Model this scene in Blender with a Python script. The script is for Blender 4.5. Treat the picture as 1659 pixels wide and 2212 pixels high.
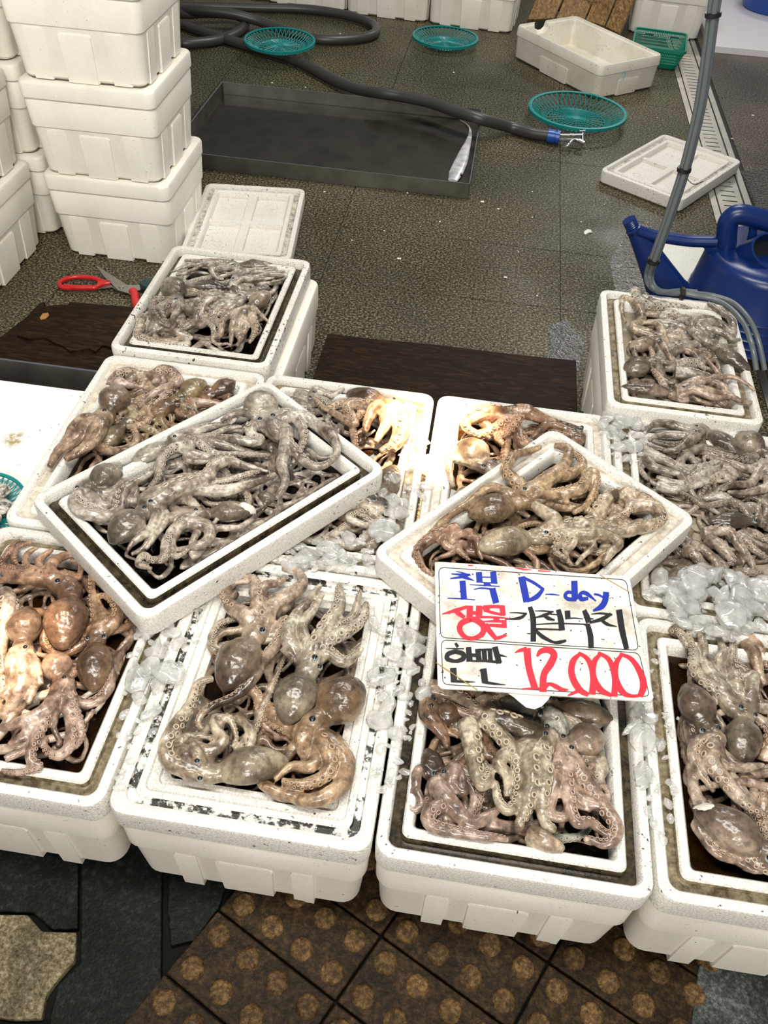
import bpy, bmesh, math, random
import numpy as np
from mathutils import Vector, Matrix, noise

random.seed(7); rng = np.random.default_rng(7)
for o in list(bpy.data.objects): bpy.data.objects.remove(o, do_unlink=True)
S = bpy.context.scene
COL = S.collection
PI = math.pi

# ---------------------------------------------------------------- camera
H = 1.45                      # eye height above the floor (m)
F = 1830.0                    # focal length in pixels of the 1659 x 2212 frame
CX, CY = 829.5, 1106.0
_v1 = np.array([1206 - CX, -760 - CY, F]); _v3 = np.array([705 - CX, 2880 - CY, F])
_Y = _v1 / np.linalg.norm(_v1)
_D = _v3 - _Y * (_v3 @ _Y); _D /= np.linalg.norm(_D)
_X = np.cross(_D, _Y)
R = np.array([_X, _Y, -_D])   # camera axes -> world axes
cam_data = bpy.data.cameras.new('camera'); cam = bpy.data.objects.new('camera', cam_data); COL.objects.link(cam)
cam_data.sensor_fit = 'AUTO'; cam_data.sensor_width = 36.0; cam_data.lens = F / 2212 * 36.0
cam_data.clip_start = 0.05; cam_data.clip_end = 60
M = Matrix(((R[0][0], -R[0][1], -R[0][2], 0), (R[1][0], -R[1][1], -R[1][2], 0), (R[2][0], -R[2][1], -R[2][2], H), (0, 0, 0, 1)))
cam.matrix_world = M
S.camera = cam

def P(px, py, z=0.0):         # point of the horizontal plane at height z seen at a photo pixel
    d = R @ np.array([px - CX, py - CY, F]); t = (z - H) / d[2]
    return np.array([d[0] * t, d[1] * t, z])
def PA(px, py, axis, val):    # same for a plane x = val or y = val
    d = R @ np.array([px - CX, py - CY, F]); o = np.array([0, 0, H]); t = (val - o[axis]) / d[axis]
    return o + d * t
def depth_at(w): return (R.T @ (np.array(w) - np.array([0, 0, H])))[2]

# ---------------------------------------------------------------- world, lights, exposure
W = bpy.data.worlds.new('world'); S.world = W; W.use_nodes = True
W.node_tree.nodes['Background'].inputs[0].default_value = (0.90, 0.95, 1.0, 1)
W.node_tree.nodes['Background'].inputs[1].default_value = 0.13
def area(name, loc, rot, sx, sy, power, color):
    l = bpy.data.lights.new(name, 'AREA'); l.shape = 'RECTANGLE'; l.size = sx; l.size_y = sy; l.energy = power; l.color = color
    o = bpy.data.objects.new(name, l); COL.objects.link(o); o.location = loc; o.rotation_euler = rot; return o
def aim(o, target):
    o.rotation_euler = (Vector(target) - o.location).to_track_quat('-Z', 'Y').to_euler()
a = area('ceiling_lamp_front', (0.1, 0.55, 2.75), (0, 0, 0), 1.5, 0.35, 33, (1.0, 0.965, 0.90)); aim(a, (0.0, 1.0, 0.2))
a = area('ceiling_lamp_back', (0.3, 4.1, 3.1), (0, 0, 0), 1.8, 0.4, 46, (1.0, 0.97, 0.91)); aim(a, (-0.1, 3.4, 0))
a = area('front_fill', (0.25, -1.5, 2.0), (0, 0, 0), 1.2, 0.4, 46, (1.0, 0.95, 0.87)); aim(a, (0.0, 0.6, 0.15))  # added fill behind the camera to brighten the box fronts
a = area('shop_lamp_far', (0.98, 6.7, 2.25), (0, 0, 0), 0.8, 0.30, 13, (1.0, 0.97, 0.92)); aim(a, (0.2, 3.0, 0))
a = area('stack_fill_left', (-0.75, 0.7, 2.6), (0, 0, 0), 0.9, 0.25, 24, (1.0, 0.96, 0.89)); aim(a, (-1.1, 2.3, 0.35))  # extra light added to lift the box stack and left trays
def spot(name, loc, target, power, angle, color, blend=0.7):
    l = bpy.data.lights.new(name, 'SPOT'); l.energy = power; l.spot_size = math.radians(angle); l.spot_blend = blend; l.color = color; l.shadow_soft_size = 0.03
    o = bpy.data.objects.new(name, l); COL.objects.link(o); o.location = loc; aim(o, target); return o
spot('warm_bulb_middle', (-0.02, 1.55, 2.2), P(932, 932, .26), 2300, 9.5, (1.0, 0.66, 0.36), 0.9)
spot('warm_bulb_left', (-0.75, 1.0, 2.1), P(15, 1425, .26), 420, 8.0, (1.0, 0.66, 0.38), 0.9)
S.view_settings.view_transform = 'Standard'; S.view_settings.look = 'None'
S.view_settings.exposure = 0.38; S.view_settings.gamma = 1.0; S.view_settings.use_curve_mapping = False
try:
    S.cycles.max_bounces = 8; S.cycles.transparent_max_bounces = 40; S.cycles.transmission_bounces = 6
    S.cycles.use_denoising = True; S.cycles.sample_clamp_indirect = 6; S.cycles.caustics_refractive = False; S.cycles.caustics_reflective = False
except Exception: pass

# ---------------------------------------------------------------- materials
MAT = {}
class NT:
    def __init__(s, name):
        m = bpy.data.materials.new(name); m.use_nodes = True; s.m = m; s.t = m.node_tree; s.n = s.t.nodes; s.l = s.t.links
        s.b = s.n['Principled BSDF']; s.out = s.n['Material Output']; MAT[name] = m
    def node(s, ty, **kw):
        n = s.n.new(ty)
        for k, v in kw.items(): setattr(n, k, v)
        return n
    def link(s, a, b): s.l.new(a, b)
    def coords(s, kind='Object', rand=True):
        tc = s.node('ShaderNodeTexCoord'); o = tc.outputs[kind]
        if rand:
            oi = s.node('ShaderNodeObjectInfo'); mu = s.node('ShaderNodeMath', operation='MULTIPLY'); mu.inputs[1].default_value = 37.0
            s.link(oi.outputs['Random'], mu.inputs[0])
            ad = s.node('ShaderNodeVectorMath', operation='ADD'); s.link(o, ad.inputs[0]); s.link(mu.outputs[0], ad.inputs[1]); o = ad.outputs[0]
        return o
    def noise(s, vec, scale, detail=3, rough=.55, dist=0):
        n = s.node('ShaderNodeTexNoise'); n.inputs['Scale'].default_value = scale; n.inputs['Detail'].default_value = detail
        n.inputs['Roughness'].default_value = rough; n.inputs['Distortion'].default_value = dist
        s.link(vec, n.inputs['Vector']); return n.outputs['Fac']
    def vor(s, vec, scale, feature='F1'):
        n = s.node('ShaderNodeTexVoronoi', feature=feature); n.inputs['Scale'].default_value = scale; s.link(vec, n.inputs['Vector']); return n
    def ramp(s, fac, stops):
        r = s.node('ShaderNodeValToRGB'); e = r.color_ramp.elements
        while len(e) < len(stops): e.new(0.5)
        for i, (p, c) in enumerate(stops):
            e[i].position = p; e[i].color = (c, c, c, 1) if not hasattr(c, '__len__') else (*c, 1)
        s.link(fac, r.inputs[0]); return r.outputs[0]
    def mix(s, fac, a, b, mode='MIX'):
        m = s.node('ShaderNodeMix', data_type='RGBA', blend_type=mode)
        for sock, v in ((m.inputs[0], fac), (m.inputs[6], a), (m.inputs[7], b)):
            if isinstance(v, (int, float)): sock.default_value = v
            elif isinstance(v, tuple): sock.default_value = (*v, 1)
            else: s.link(v, sock)
        return m.outputs[2]
    def bump(s, h, strength=.3, dist=.002, normal=None):
        b = s.node('ShaderNodeBump'); b.inputs['Strength'].default_value = strength; b.inputs['Distance'].default_value = dist
        s.link(h, b.inputs['Height'])
        if normal is not None: s.link(normal, b.inputs['Normal'])
        return b.outputs[0]
    def set(s, **kw):
        for k, v in kw.items():
            k = k.replace('_', ' ')
            if k not in s.b.inputs: continue
            if isinstance(v, (int, float)): s.b.inputs[k].default_value = v
            elif isinstance(v, tuple): s.b.inputs[k].default_value = (*v, 1) if len(s.b.inputs[k].default_value) == 4 else v
            else: s.link(v, s.b.inputs[k])
        return s.m

def plain(name, col, rough=.5, metal=0, **kw):
    t = NT(name); return t.set(Base_Color=col, Roughness=rough, Metallic=metal, **kw)

def foam(name, base, bead, dirt_amt, speck, stain=(.33, .27, .18), edge=.92):
    t = NT(name); v = t.coords()
    vo = t.vor(v, bead, 'DISTANCE_TO_EDGE'); cell = t.ramp(vo.outputs['Distance'], [(0, .0), (.10, 1)])
    c = t.mix(cell, tuple(x * edge for x in base), base)
    big = t.ramp(t.noise(v, 5, 4, .65), [(.45, 0), (.8, 1)])
    mm = t.node('ShaderNodeMath', operation='MULTIPLY'); mm.inputs[1].default_value = dirt_amt; t.link(big, mm.inputs[0])
    c = t.mix(mm.outputs[0], c, stain)
    sp = t.ramp(t.noise(v, 120, 2, .6), [(speck, 0), (speck + .05, 1)])
    patch = t.ramp(t.noise(v, 9, 2), [(.42, 0), (.6, 1)])
    sm = t.node('ShaderNodeMath', operation='MULTIPLY'); t.link(sp, sm.inputs[0]); t.link(patch, sm.inputs[1])
    c = t.mix(sm.outputs[0], c, (.05, .04, .03))
    return t.set(Base_Color=c, Roughness=.42, Normal=t.bump(cell, .35 if edge < .9 else .15, .0016), Specular_IOR_Level=.4)
foam('foam_tray', (.81, .785, .725), 165, .20, .66, edge=.76)
foam('foam_tray_dirty', (.77, .745, .69), 165, .46, .60, edge=.76)
foam('foam_box', (.85, .80, .715), 190, .18, .70)
foam('foam_stack', (.86, .825, .74), 210, .22, .72)
foam('foam_old', (.82, .78, .68), 190, .5, .66, (.36, .31, .20))

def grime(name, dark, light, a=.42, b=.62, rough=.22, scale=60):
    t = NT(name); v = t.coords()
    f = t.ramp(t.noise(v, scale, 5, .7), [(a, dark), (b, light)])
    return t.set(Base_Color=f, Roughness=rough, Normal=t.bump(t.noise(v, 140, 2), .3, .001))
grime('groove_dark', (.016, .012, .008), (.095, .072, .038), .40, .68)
grime('groove_tan', (.085, .062, .032), (.30, .25, .16), .38, .64)
grime('groove_pale', (.40, .34, .26), (.66, .61, .52), .35, .6, .3)
grime('groove_lid', (.22, .20, .16), (.62, .59, .52), .36, .6, .4)
grime('groove_mould', (.03, .028, .022), (.74, .71, .66), .47, .53, .4, 45)
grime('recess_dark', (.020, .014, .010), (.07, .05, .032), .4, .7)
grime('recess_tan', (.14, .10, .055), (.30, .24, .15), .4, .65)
grime('recess_white', (.55, .50, .44), (.72, .69, .63), .4, .6, .25)

def water(name, tint, rough=.03):
    t = NT(name); t.n.remove(t.b)
    tr = t.node('ShaderNodeBsdfTransparent'); tr.inputs[0].default_value = (*tint, 1)
    gl = t.node('ShaderNodeBsdfGlossy'); gl.inputs['Roughness'].default_value = rough
    fr = t.node('ShaderNodeFresnel'); fr.inputs[0].default_value = 1.33
    mx = t.node('ShaderNodeMixShader'); t.link(fr.outputs[0], mx.inputs[0]); t.link(tr.outputs[0], mx.inputs[1]); t.link(gl.outputs[0], mx.inputs[2])
    v = t.coords('Object'); nb = t.bump(t.noise(v, 30, 2), .12, .004)
    t.link(nb, gl.inputs['Normal']); t.link(nb, fr.inputs['Normal'])
    t.link(mx.outputs[0], t.out.inputs[0]); return t.m
water('water_dark', (.30, .22, .14)); water('water_clear', (.86, .82, .74))

def ice_mat():
    t = NT('ice'); t.n.remove(t.b); v = t.node('ShaderNodeNewGeometry').outputs['Position']
    nb = t.bump(t.noise(v, 150, 2), .25, .002)
    tr = t.node('ShaderNodeBsdfTransparent'); tr.inputs[0].default_value = (.985, .985, .98, 1)
    rf = t.node('ShaderNodeBsdfRefraction'); rf.inputs['IOR'].default_value = 1.2; rf.inputs['Roughness'].default_value = .05; t.link(nb, rf.inputs['Normal'])
    df = t.node('ShaderNodeBsdfTranslucent'); df.inputs[0].default_value = (.93, .93, .91, 1)
    d2 = t.node('ShaderNodeBsdfDiffuse'); d2.inputs[0].default_value = (.93, .93, .91, 1)
    gl = t.node('ShaderNodeBsdfGlossy'); gl.inputs['Roughness'].default_value = .09; t.link(nb, gl.inputs['Normal'])
    lw = t.node('ShaderNodeLayerWeight'); lw.inputs[0].default_value = .5; t.link(nb, lw.inputs['Normal']); fc = t.ramp(lw.outputs['Facing'], [(0, .05), (.55, .12), (1, .85)])
    geo = t.node('ShaderNodeNewGeometry'); inv = t.node('ShaderNodeMath', operation='SUBTRACT'); inv.inputs[0].default_value = 1.0; t.link(geo.outputs['Backfacing'], inv.inputs[1])
    fr = t.node('ShaderNodeMath', operation='MULTIPLY'); t.link(fc, fr.inputs[0]); t.link(inv.outputs[0], fr.inputs[1])
    m1 = t.node('ShaderNodeMixShader'); m1.inputs[0].default_value = .12; t.link(tr.outputs[0], m1.inputs[1]); t.link(rf.outputs[0], m1.inputs[2])
    m0 = t.node('ShaderNodeMixShader'); m0.inputs[0].default_value = .6; t.link(df.outputs[0], m0.inputs[1]); t.link(d2.outputs[0], m0.inputs[2])
    cl = t.ramp(t.noise(v, 45, 3), [(.33, .16), (.68, .55)])
    m2 = t.node('ShaderNodeMixShader'); t.link(cl, m2.inputs[0]); t.link(m1.outputs[0], m2.inputs[1]); t.link(m0.outputs[0], m2.inputs[2])
    m3 = t.node('ShaderNodeMixShader'); t.link(fr.outputs[0], m3.inputs[0]); t.link(m2.outputs[0], m3.inputs[1]); t.link(gl.outputs[0], m3.inputs[2])
    t.link(m3.outputs[0], t.out.inputs[0])
ice_mat()

def skin():
    t = NT('octopus_skin'); v = t.coords()
    at = t.node('ShaderNodeAttribute'); at.attribute_name = 'mantle'; mant = at.outputs['Fac']
    n1 = t.noise(v, 26, 4, .62, .4); n2 = t.noise(v, 85, 3, .6); n3 = t.noise(v, 11, 2, .5)
    arm = t.ramp(n1, [(.32, (.13, .095, .075)), (.47, (.37, .305, .25)), (.64, (.74, .67, .59))])
    man = t.ramp(n3, [(.32, (.07, .052, .040)), (.50, (.20, .160, .125)), (.68, (.52, .46, .38))])
    c = t.mix(mant, arm, man)
    fine = t.ramp(n2, [(.36, .42), (.56, 1.0)])
    c = t.mix(.8, c, fine, 'MULTIPLY')
    oi = t.node('ShaderNodeObjectInfo'); c = t.mix(1.0, c, oi.outputs['Color'], 'MULTIPLY')
    nb = t.bump(n2, .5, .002, t.bump(t.noise(v, 190, 2), .35, .0012))
    return t.set(Base_Color=c, Roughness=.30, Normal=nb, Specular_IOR_Level=.5, Coat_Weight=.35, Coat_Roughness=.13, Subsurface_Weight=.06, Subsurface_Radius=(.01, .005, .003), Subsurface_Scale=.3)
skin()
def sucker():
    t = NT('sucker_pale'); oi = t.node('ShaderNodeObjectInfo')
    c = t.mix(1.0, (.54, .47, .40), oi.outputs['Color'], 'MULTIPLY'); return t.set(Base_Color=c, Roughness=.25)
sucker()
plain('sucker_hole', (.13, .095, .075), .3); plain('eye_black', (.012, .014, .018), .08); plain('eye_ring', (.32, .34, .33), .25)

# ---------------------------------------------------------------- mesh helpers
class MB:
    def __init__(s): s.v = []; s.f = []; s.mi = []
    def add(s, verts, faces, mi=0):
        b = len(s.v); s.v += [tuple(map(float, q)) for q in verts]; s.f += [tuple(i + b for i in q) for q in faces]; s.mi += [mi] * len(faces)
    def loft(s, rings, cap0=True, cap1=True, mis=None, mi=0):
        n = len(rings[0]); b = len(s.v)
        for r_ in rings: s.v += [tuple(map(float, q)) for q in r_]
        for k in range(len(rings) - 1):
            m_ = mis[k] if mis else mi
            for i in range(n):
                j = (i + 1) % n; s.f.append((b + k * n + i, b + k * n + j, b + (k + 1) * n + j, b + (k + 1) * n + i)); s.mi.append(m_)
        if cap0: s.f.append(tuple(b + i for i in reversed(range(n)))); s.mi.append(mis[0] if mis else mi)
        if cap1: s.f.append(tuple(b + (len(rings) - 1) * n + i for i in range(n))); s.mi.append(mis[-1] if mis else mi)
    def tube(s, pts, rad, seg=8, mi=0, flat=1.0):
        pts = [np.array(q, float) for q in pts]; n = len(pts)
        if not hasattr(rad, '__len__'): rad = [rad] * n
        rings = []; up = np.array([0, 0, 1.0]); prev = None
        for i in range(n):
            t = pts[min(i + 1, n - 1)] - pts[max(i - 1, 0)]; t /= (np.linalg.norm(t) + 1e-12)
            if prev is None:
                a_ = np.cross(t, up)
                if np.linalg.norm(a_) < 1e-3: a_ = np.cross(t, np.array([1.0, 0, 0]))
            else: a_ = prev - t * (prev @ t)
            a_ /= np.linalg.norm(a_); prev = a_; b_ = np.cross(a_, t)
            rings.append([pts[i] + rad[i] * (math.cos(2 * PI * k / seg) * a_ + flat * math.sin(2 * PI * k / seg) * b_) for k in range(seg)])
        s.loft(rings, True, True, None, mi)
    def box(s, lo, hi, mi=0):
        x0, y0, z0 = lo; x1, y1, z1 = hi
        s.add([(x0, y0, z0), (x1, y0, z0), (x1, y1, z0), (x0, y1, z0), (x0, y0, z1), (x1, y0, z1), (x1, y1, z1), (x0, y1, z1)],
              [(3, 2, 1, 0), (4, 5, 6, 7), (0, 1, 5, 4), (1, 2, 6, 5), (2, 3, 7, 6), (3, 0, 4, 7)], mi)
    def prism(s, poly, z0, z1, mi=0):
        s.loft([[(x, y, z0) for x, y in poly], [(x, y, z1) for x, y in poly]], True, True, None, mi)
    def build(s, name, mats, parent=None, smooth=None, loc=None, rotz=0.0, bevel=None):
        me = bpy.data.meshes.new(name); me.from_pydata(s.v, [], s.f)
        mats = mats if isinstance(mats, (list, tuple)) else [mats]
        for m in mats: me.materials.append(MAT[m])
        me.polygons.foreach_set('material_index', s.mi)
        bm = bmesh.new(); bm.from_mesh(me); bmesh.ops.recalc_face_normals(bm, faces=bm.faces); bm.to_mesh(me); bm.free()
        o = bpy.data.objects.new(name, me); COL.objects.link(o)
        if parent is not None: o.parent = parent
        if loc is not None: o.location = loc
        o.rotation_euler = (0, 0, rotz)
        if bevel:
            b = o.modifiers.new('bevel', 'BEVEL'); b.width = bevel; b.segments = 2; b.limit_method = 'ANGLE'
        if smooth:
            me.polygons.foreach_set('use_smooth', [True] * len(me.polygons))
            try: me.set_sharp_from_angle(angle=math.radians(smooth))
            except Exception: pass
        me.update(); return o
def tag(o, label=None, cat=None, group=None, kind=None):
    for k, v in (('label', label), ('category', cat), ('group', group), ('kind', kind)):
        if v: o[k] = v
    return o
def empty(name, loc, rotz=0.0):
    o = bpy.data.objects.new(name, None); COL.objects.link(o); o.location = loc; o.rotation_euler = (0, 0, rotz); o.empty_display_size = .05; return o
def rrect(w, d, r, z, seg=6):
    out = []
    r = max(r, .0008)
    for cx_, cy_, a0 in ((w / 2 - r, d / 2 - r, 0), (-w / 2 + r, d / 2 - r, PI / 2), (-w / 2 + r, -d / 2 + r, PI), (w / 2 - r, -d / 2 + r, 3 * PI / 2)):
        for k in range(seg + 1):
            a_ = a0 + PI / 2 * k / seg; out.append((cx_ + r * math.cos(a_), cy_ + r * math.sin(a_), z))
    return out
def spline(pts, n=10):
    pts = [np.array(p, float) for p in pts]
    if len(pts) < 3: return [pts[0] + (pts[-1] - pts[0]) * k / n for k in range(n + 1)]
    e = [2 * pts[0] - pts[1]] + pts + [2 * pts[-1] - pts[-2]]; out = []
    for i in range(1, len(e) - 2):
        for k in range(n):
            t = k / n; a, b, c, d = e[i - 1], e[i], e[i + 1], e[i + 2]
            out.append(.5 * ((2 * b) + (c - a) * t + (2 * a - 5 * b + 4 * c - d) * t * t + (3 * b - a - 3 * c + d) * t ** 3))
    out.append(pts[-1]); return out

# ---------------------------------------------------------------- setting: floors, drain
def granite(name, dark, mid, light, rough0, rough1):
    t = NT(name); v = t.coords('Object', False)
    g = t.ramp(t.noise(v, 135, 2, .75), [(.36, dark), (.50, mid), (.66, light)])
    g2 = t.ramp(t.vor(v, 210).outputs['Distance'], [(.1, .55), (.5, 1.1)])
    c = t.mix(.8, g, g2, 'MULTIPLY')
    blot = t.ramp(t.noise(v, 1.3, 3, .5), [(.35, .55), (.65, 1.0)]); c = t.mix(1.0, c, blot, 'MULTIPLY')
    wet = t.ramp(t.noise(v, 2.2, 3, .5), [(.38, rough0), (.62, rough1)])
    return t.set(Base_Color=c, Roughness=wet, Normal=t.bump(t.noise(v, 160, 2), .25, .002), Specular_IOR_Level=.22)
granite('granite_wet', (.006, .005, .003), (.058, .050, .028), (.30, .265, .16), .30, .55)
granite('granite_red', (.05, .04, .032), (.12, .10, .08), (.30, .26, .22), .25, .5)
plain('grout', (.012, .011, .009), .7)
m = MB()
xs = [-2.5, -2.02, -1.258, -.480, .2905, .868]; ys = [.80, 1.285, 2.02, 2.388, 2.757, 3.492, 4.227, 4.962, 5.70, 6.43, 7.2]
for i in range(len(xs) - 1):
    for j in range(len(ys) - 1):
        if j == 2 and i in (0, 1): continue
        y0, y1 = ys[j], ys[j + 1]
        if j == 1 and i in (0, 1): y1 = ys[3]
        m.box((xs[i] + .0015, y0 + .0015, -.02), (xs[i + 1] - .0015, y1 - .0015, 0))
m.box((-2.5, .80, -.03), (2.4, 7.2, -.004), 1)
for x0, x1 in ((1.045, 1.55), (1.553, 2.3)):
    for j in range(len(ys) - 1): m.box((x0, ys[j] + .2, -.02), (x1, ys[j + 1] + .197, 0), 2)
tag(m.build('floor', ['granite_wet', 'grout', 'granite_red']), kind='structure')

# drain channel with its slotted steel grate
def steelmat(name, base, rough, spotty=.3):
    t = NT(name); v = t.coords()
    c = t.mix(t.ramp(t.noise(v, 12, 4), [(.4, 0), (.75, spotty)]), base, tuple(x * .35 for x in base))
    return t.set(Base_Color=c, Metallic=1.0, Roughness=rough, Normal=t.bump(t.noise(v, 60, 2), .06, .001))
steelmat('steel_grate', (.74, .70, .62), .42); steelmat('steel_tray', (.30, .285, .25), .42, .6); steelmat('steel_bright', (.75, .75, .74), .2, .1)
plain('slot_black', (.006, .006, .005), .8)
m = MB()
m.box((.868, .8, -.02), (.892, 7.2, .003), 0); m.box((1.0, .8, -.02), (1.024, 7.2, .003), 0)
m.box((.892, .8, -.05), (1.0, 7.2, -.03), 1); m.box((1.024, .8, -.02), (1.045, 7.2, -.006), 1)
y = .9
x0, x1, xa, xb = .899, .994, .917, .974
m.box((x0, .8, -.003), (xa, 7.2, .001), 0); m.box((xb, .8, -.003), (x1, 7.2, .001), 0)
while y < 7.1:
    m.box((xa, y, -.003), (xb, y + .034, .001), 0); y += .043
tag(m.build('floor_drain', ['steel_grate', 'slot_black']), kind='structure')

# pavement in front: dark base, brown dome tactile pavers, dark and tan interlocking pavers, grey granite corner
def paver(name, dark, mid, light, rough=.4, sc=90):
    t = NT(name); v = t.coords('Object', False)
    c = t.ramp(t.noise(v, sc, 4, .75), [(.34, dark), (.5, mid), (.68, light)])
    big = t.ramp(t.noise(v, 14, 3), [(.35, .45), (.65, 1.0)]); c = t.mix(1.0, c, big, 'MULTIPLY')
    return t.set(Base_Color=c, Roughness=rough, Normal=t.bump(t.noise(v, 220, 2), .5, .002), Specular_IOR_Level=.10)
paver('paver_brown', (.010, .006, .003), (.028, .016, .007), (.075, .042, .018), .5)
paver('paver_dome', (.035, .02, .009), (.10, .058, .023), (.23, .14, .058), .6, 130)
paver('paver_dark', (.005, .006, .005), (.006, .008, .0068), (.022, .026, .020), .5)
paver('paver_tan', (.06, .047, .024), (.17, .138, .08), (.36, .31, .20), .6, 150)
paver('paver_grey', (.02, .024, .022), (.06, .068, .062), (.17, .185, .17), .55, 120)
plain('paver_gap', (.005, .005, .004), .6, 0, Specular_IOR_Level=.06)
m = MB()
m.box((-2.0, -.6, -.04), (2.0, .80, -.014), 0)
A = np.array([.0534, -.0254]); B = np.array([-.0275, -.052]); O0 = np.array([-.2555, .4205])
def lat(i, j): return O0 + A * i + B * j
bx0 = -9
for si in range(-2, 5):
    for sj in range(-8, 5):
        ic, jc = si * 4, sj * 2
        pts = [lat(ic - .47, jc - .47), lat(ic + 3.47, jc - .47), lat(ic + 3.47, jc + 1.47), lat(ic - .47, jc + 1.47)]
        c = sum(pts) / 4
        if si < 0 or c[0] > .47 or c[0] < -.62 or c[1] > .75 or c[1] < .0: continue
        m.prism([tuple(p) for p in pts], -.03, 0, 1)
        for i in range(4):
            for j in range(2):
                q = lat(ic + i, jc + j); rings = []
                for rr, zz in ((.0185, 0), (.0175, .003), (.014, .0048), (.007, .0056)):
                    rings.append([(q[0] + rr * math.cos(2 * PI * k / 20), q[1] + rr * math.sin(2 * PI * k / 20), zz) for k in range(20)])
                m.loft(rings, False, True, None, 2)
def z7(x, y): return tuple(P(x * .5003, 1750 + y * .5003, 0)[:2])
tan = [(-60, 450), (118, 450), (180, 522), (330, 526), (322, 645), (235, 745), (196, 800), (178, 900), (60, 905), (-60, 890)]
dk1 = [(352, 120), (700, 120), (695, 735), (540, 940), (215, 930), (215, 885), (250, 755), (345, 655)]
dk2 = [(-60, 100), (338, 100), (336, 510), (222, 512), (140, 440), (-60, 430)]
dk3 = [(722, 420), (730, 260), (1000, 260), (945, 415), (840, 560), (735, 585)]
dk4 = [(-60, 915), (60, 930), (190, 925), (230, 950), (500, 1000), (-60, 1100)]
for poly, mi in ((tan, 4), (dk1, 3), (dk2, 3), (dk3, 3), (dk4, 3)):
    pp = [z7(*q) for q in poly]; m.prism(pp, -.03, -.001, mi)
def z8(x, y): return tuple(P(780 + x * .5298, 1750 + y * .5298, 0)[:2])
m.prism([z8(1380, 600), z8(1750, 600), z8(1750, 900), z8(1340, 900)], -.03, .004, 5)
tag(m.build('pavement', ['paver_gap', 'paver_brown', 'paver_dome', 'paver_dark', 'paver_tan', 'paver_grey'], bevel=.0025), kind='structure')

# ---------------------------------------------------------------- styrofoam trays (upturned lids) and boxes
STYLE = {  # groove, recess, groove depth, dirty
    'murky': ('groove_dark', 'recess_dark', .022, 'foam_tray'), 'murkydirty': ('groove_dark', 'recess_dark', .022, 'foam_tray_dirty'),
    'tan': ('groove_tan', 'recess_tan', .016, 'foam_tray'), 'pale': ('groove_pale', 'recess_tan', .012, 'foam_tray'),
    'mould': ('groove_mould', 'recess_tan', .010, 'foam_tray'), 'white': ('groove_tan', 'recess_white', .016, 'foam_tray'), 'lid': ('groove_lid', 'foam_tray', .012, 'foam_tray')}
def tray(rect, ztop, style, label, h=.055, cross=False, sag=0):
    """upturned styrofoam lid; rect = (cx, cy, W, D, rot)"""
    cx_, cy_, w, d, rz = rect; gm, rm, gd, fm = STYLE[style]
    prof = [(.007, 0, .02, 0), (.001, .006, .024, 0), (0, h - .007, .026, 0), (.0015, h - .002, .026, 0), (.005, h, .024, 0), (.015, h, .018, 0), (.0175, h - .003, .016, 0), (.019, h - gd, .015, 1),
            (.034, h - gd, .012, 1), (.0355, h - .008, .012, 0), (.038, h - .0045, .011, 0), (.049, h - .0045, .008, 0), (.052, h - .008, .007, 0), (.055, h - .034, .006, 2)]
    if style == 'lid':
        prof[-1] = (.053, h - .026, .006, 2)
    if style == 'mould':
        prof = prof[:6] + [(.020, h - .003, .018, 1), (.022, h - gd, .016, 1), (.031, h - gd, .014, 1), (.033, h - .006, .013, 0), (.043, h - .006, .012, 0), (.045, h - .010, .011, 0), (.058, h - .011, .010, 0), (.060, h - .016, .009, 0), (.072, h - .016, .008, 0), (.075, h - .036, .007, 2)]
    m = MB()
    rings = [rrect(w - 2 * i, d - 2 * i, r, z) for i, z, r, _ in prof]
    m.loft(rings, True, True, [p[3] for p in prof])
    if cross:
        zf = h - .026; m.box((-.014, -d / 2 + .053, zf - .002), (.014, d / 2 - .053, zf + .0145), 0); m.box((-w / 2 + .053, -.010, zf - .002), (w / 2 - .053, .010, zf + .014), 0)
        for sx in (-1, 1):
            for sy in (-1, 1):
                c = (sx * w * .22, sy * d * .26); n = 20
                m.tube([(c[0] + .014 * math.cos(2 * PI * k / n), c[1] + .014 * math.sin(2 * PI * k / n), zf + .0005) for k in range(n + 1)], .0012, 5, 0)
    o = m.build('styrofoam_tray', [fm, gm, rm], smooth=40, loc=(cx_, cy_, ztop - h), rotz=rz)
    return tag(o, label, 'tray')
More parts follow.
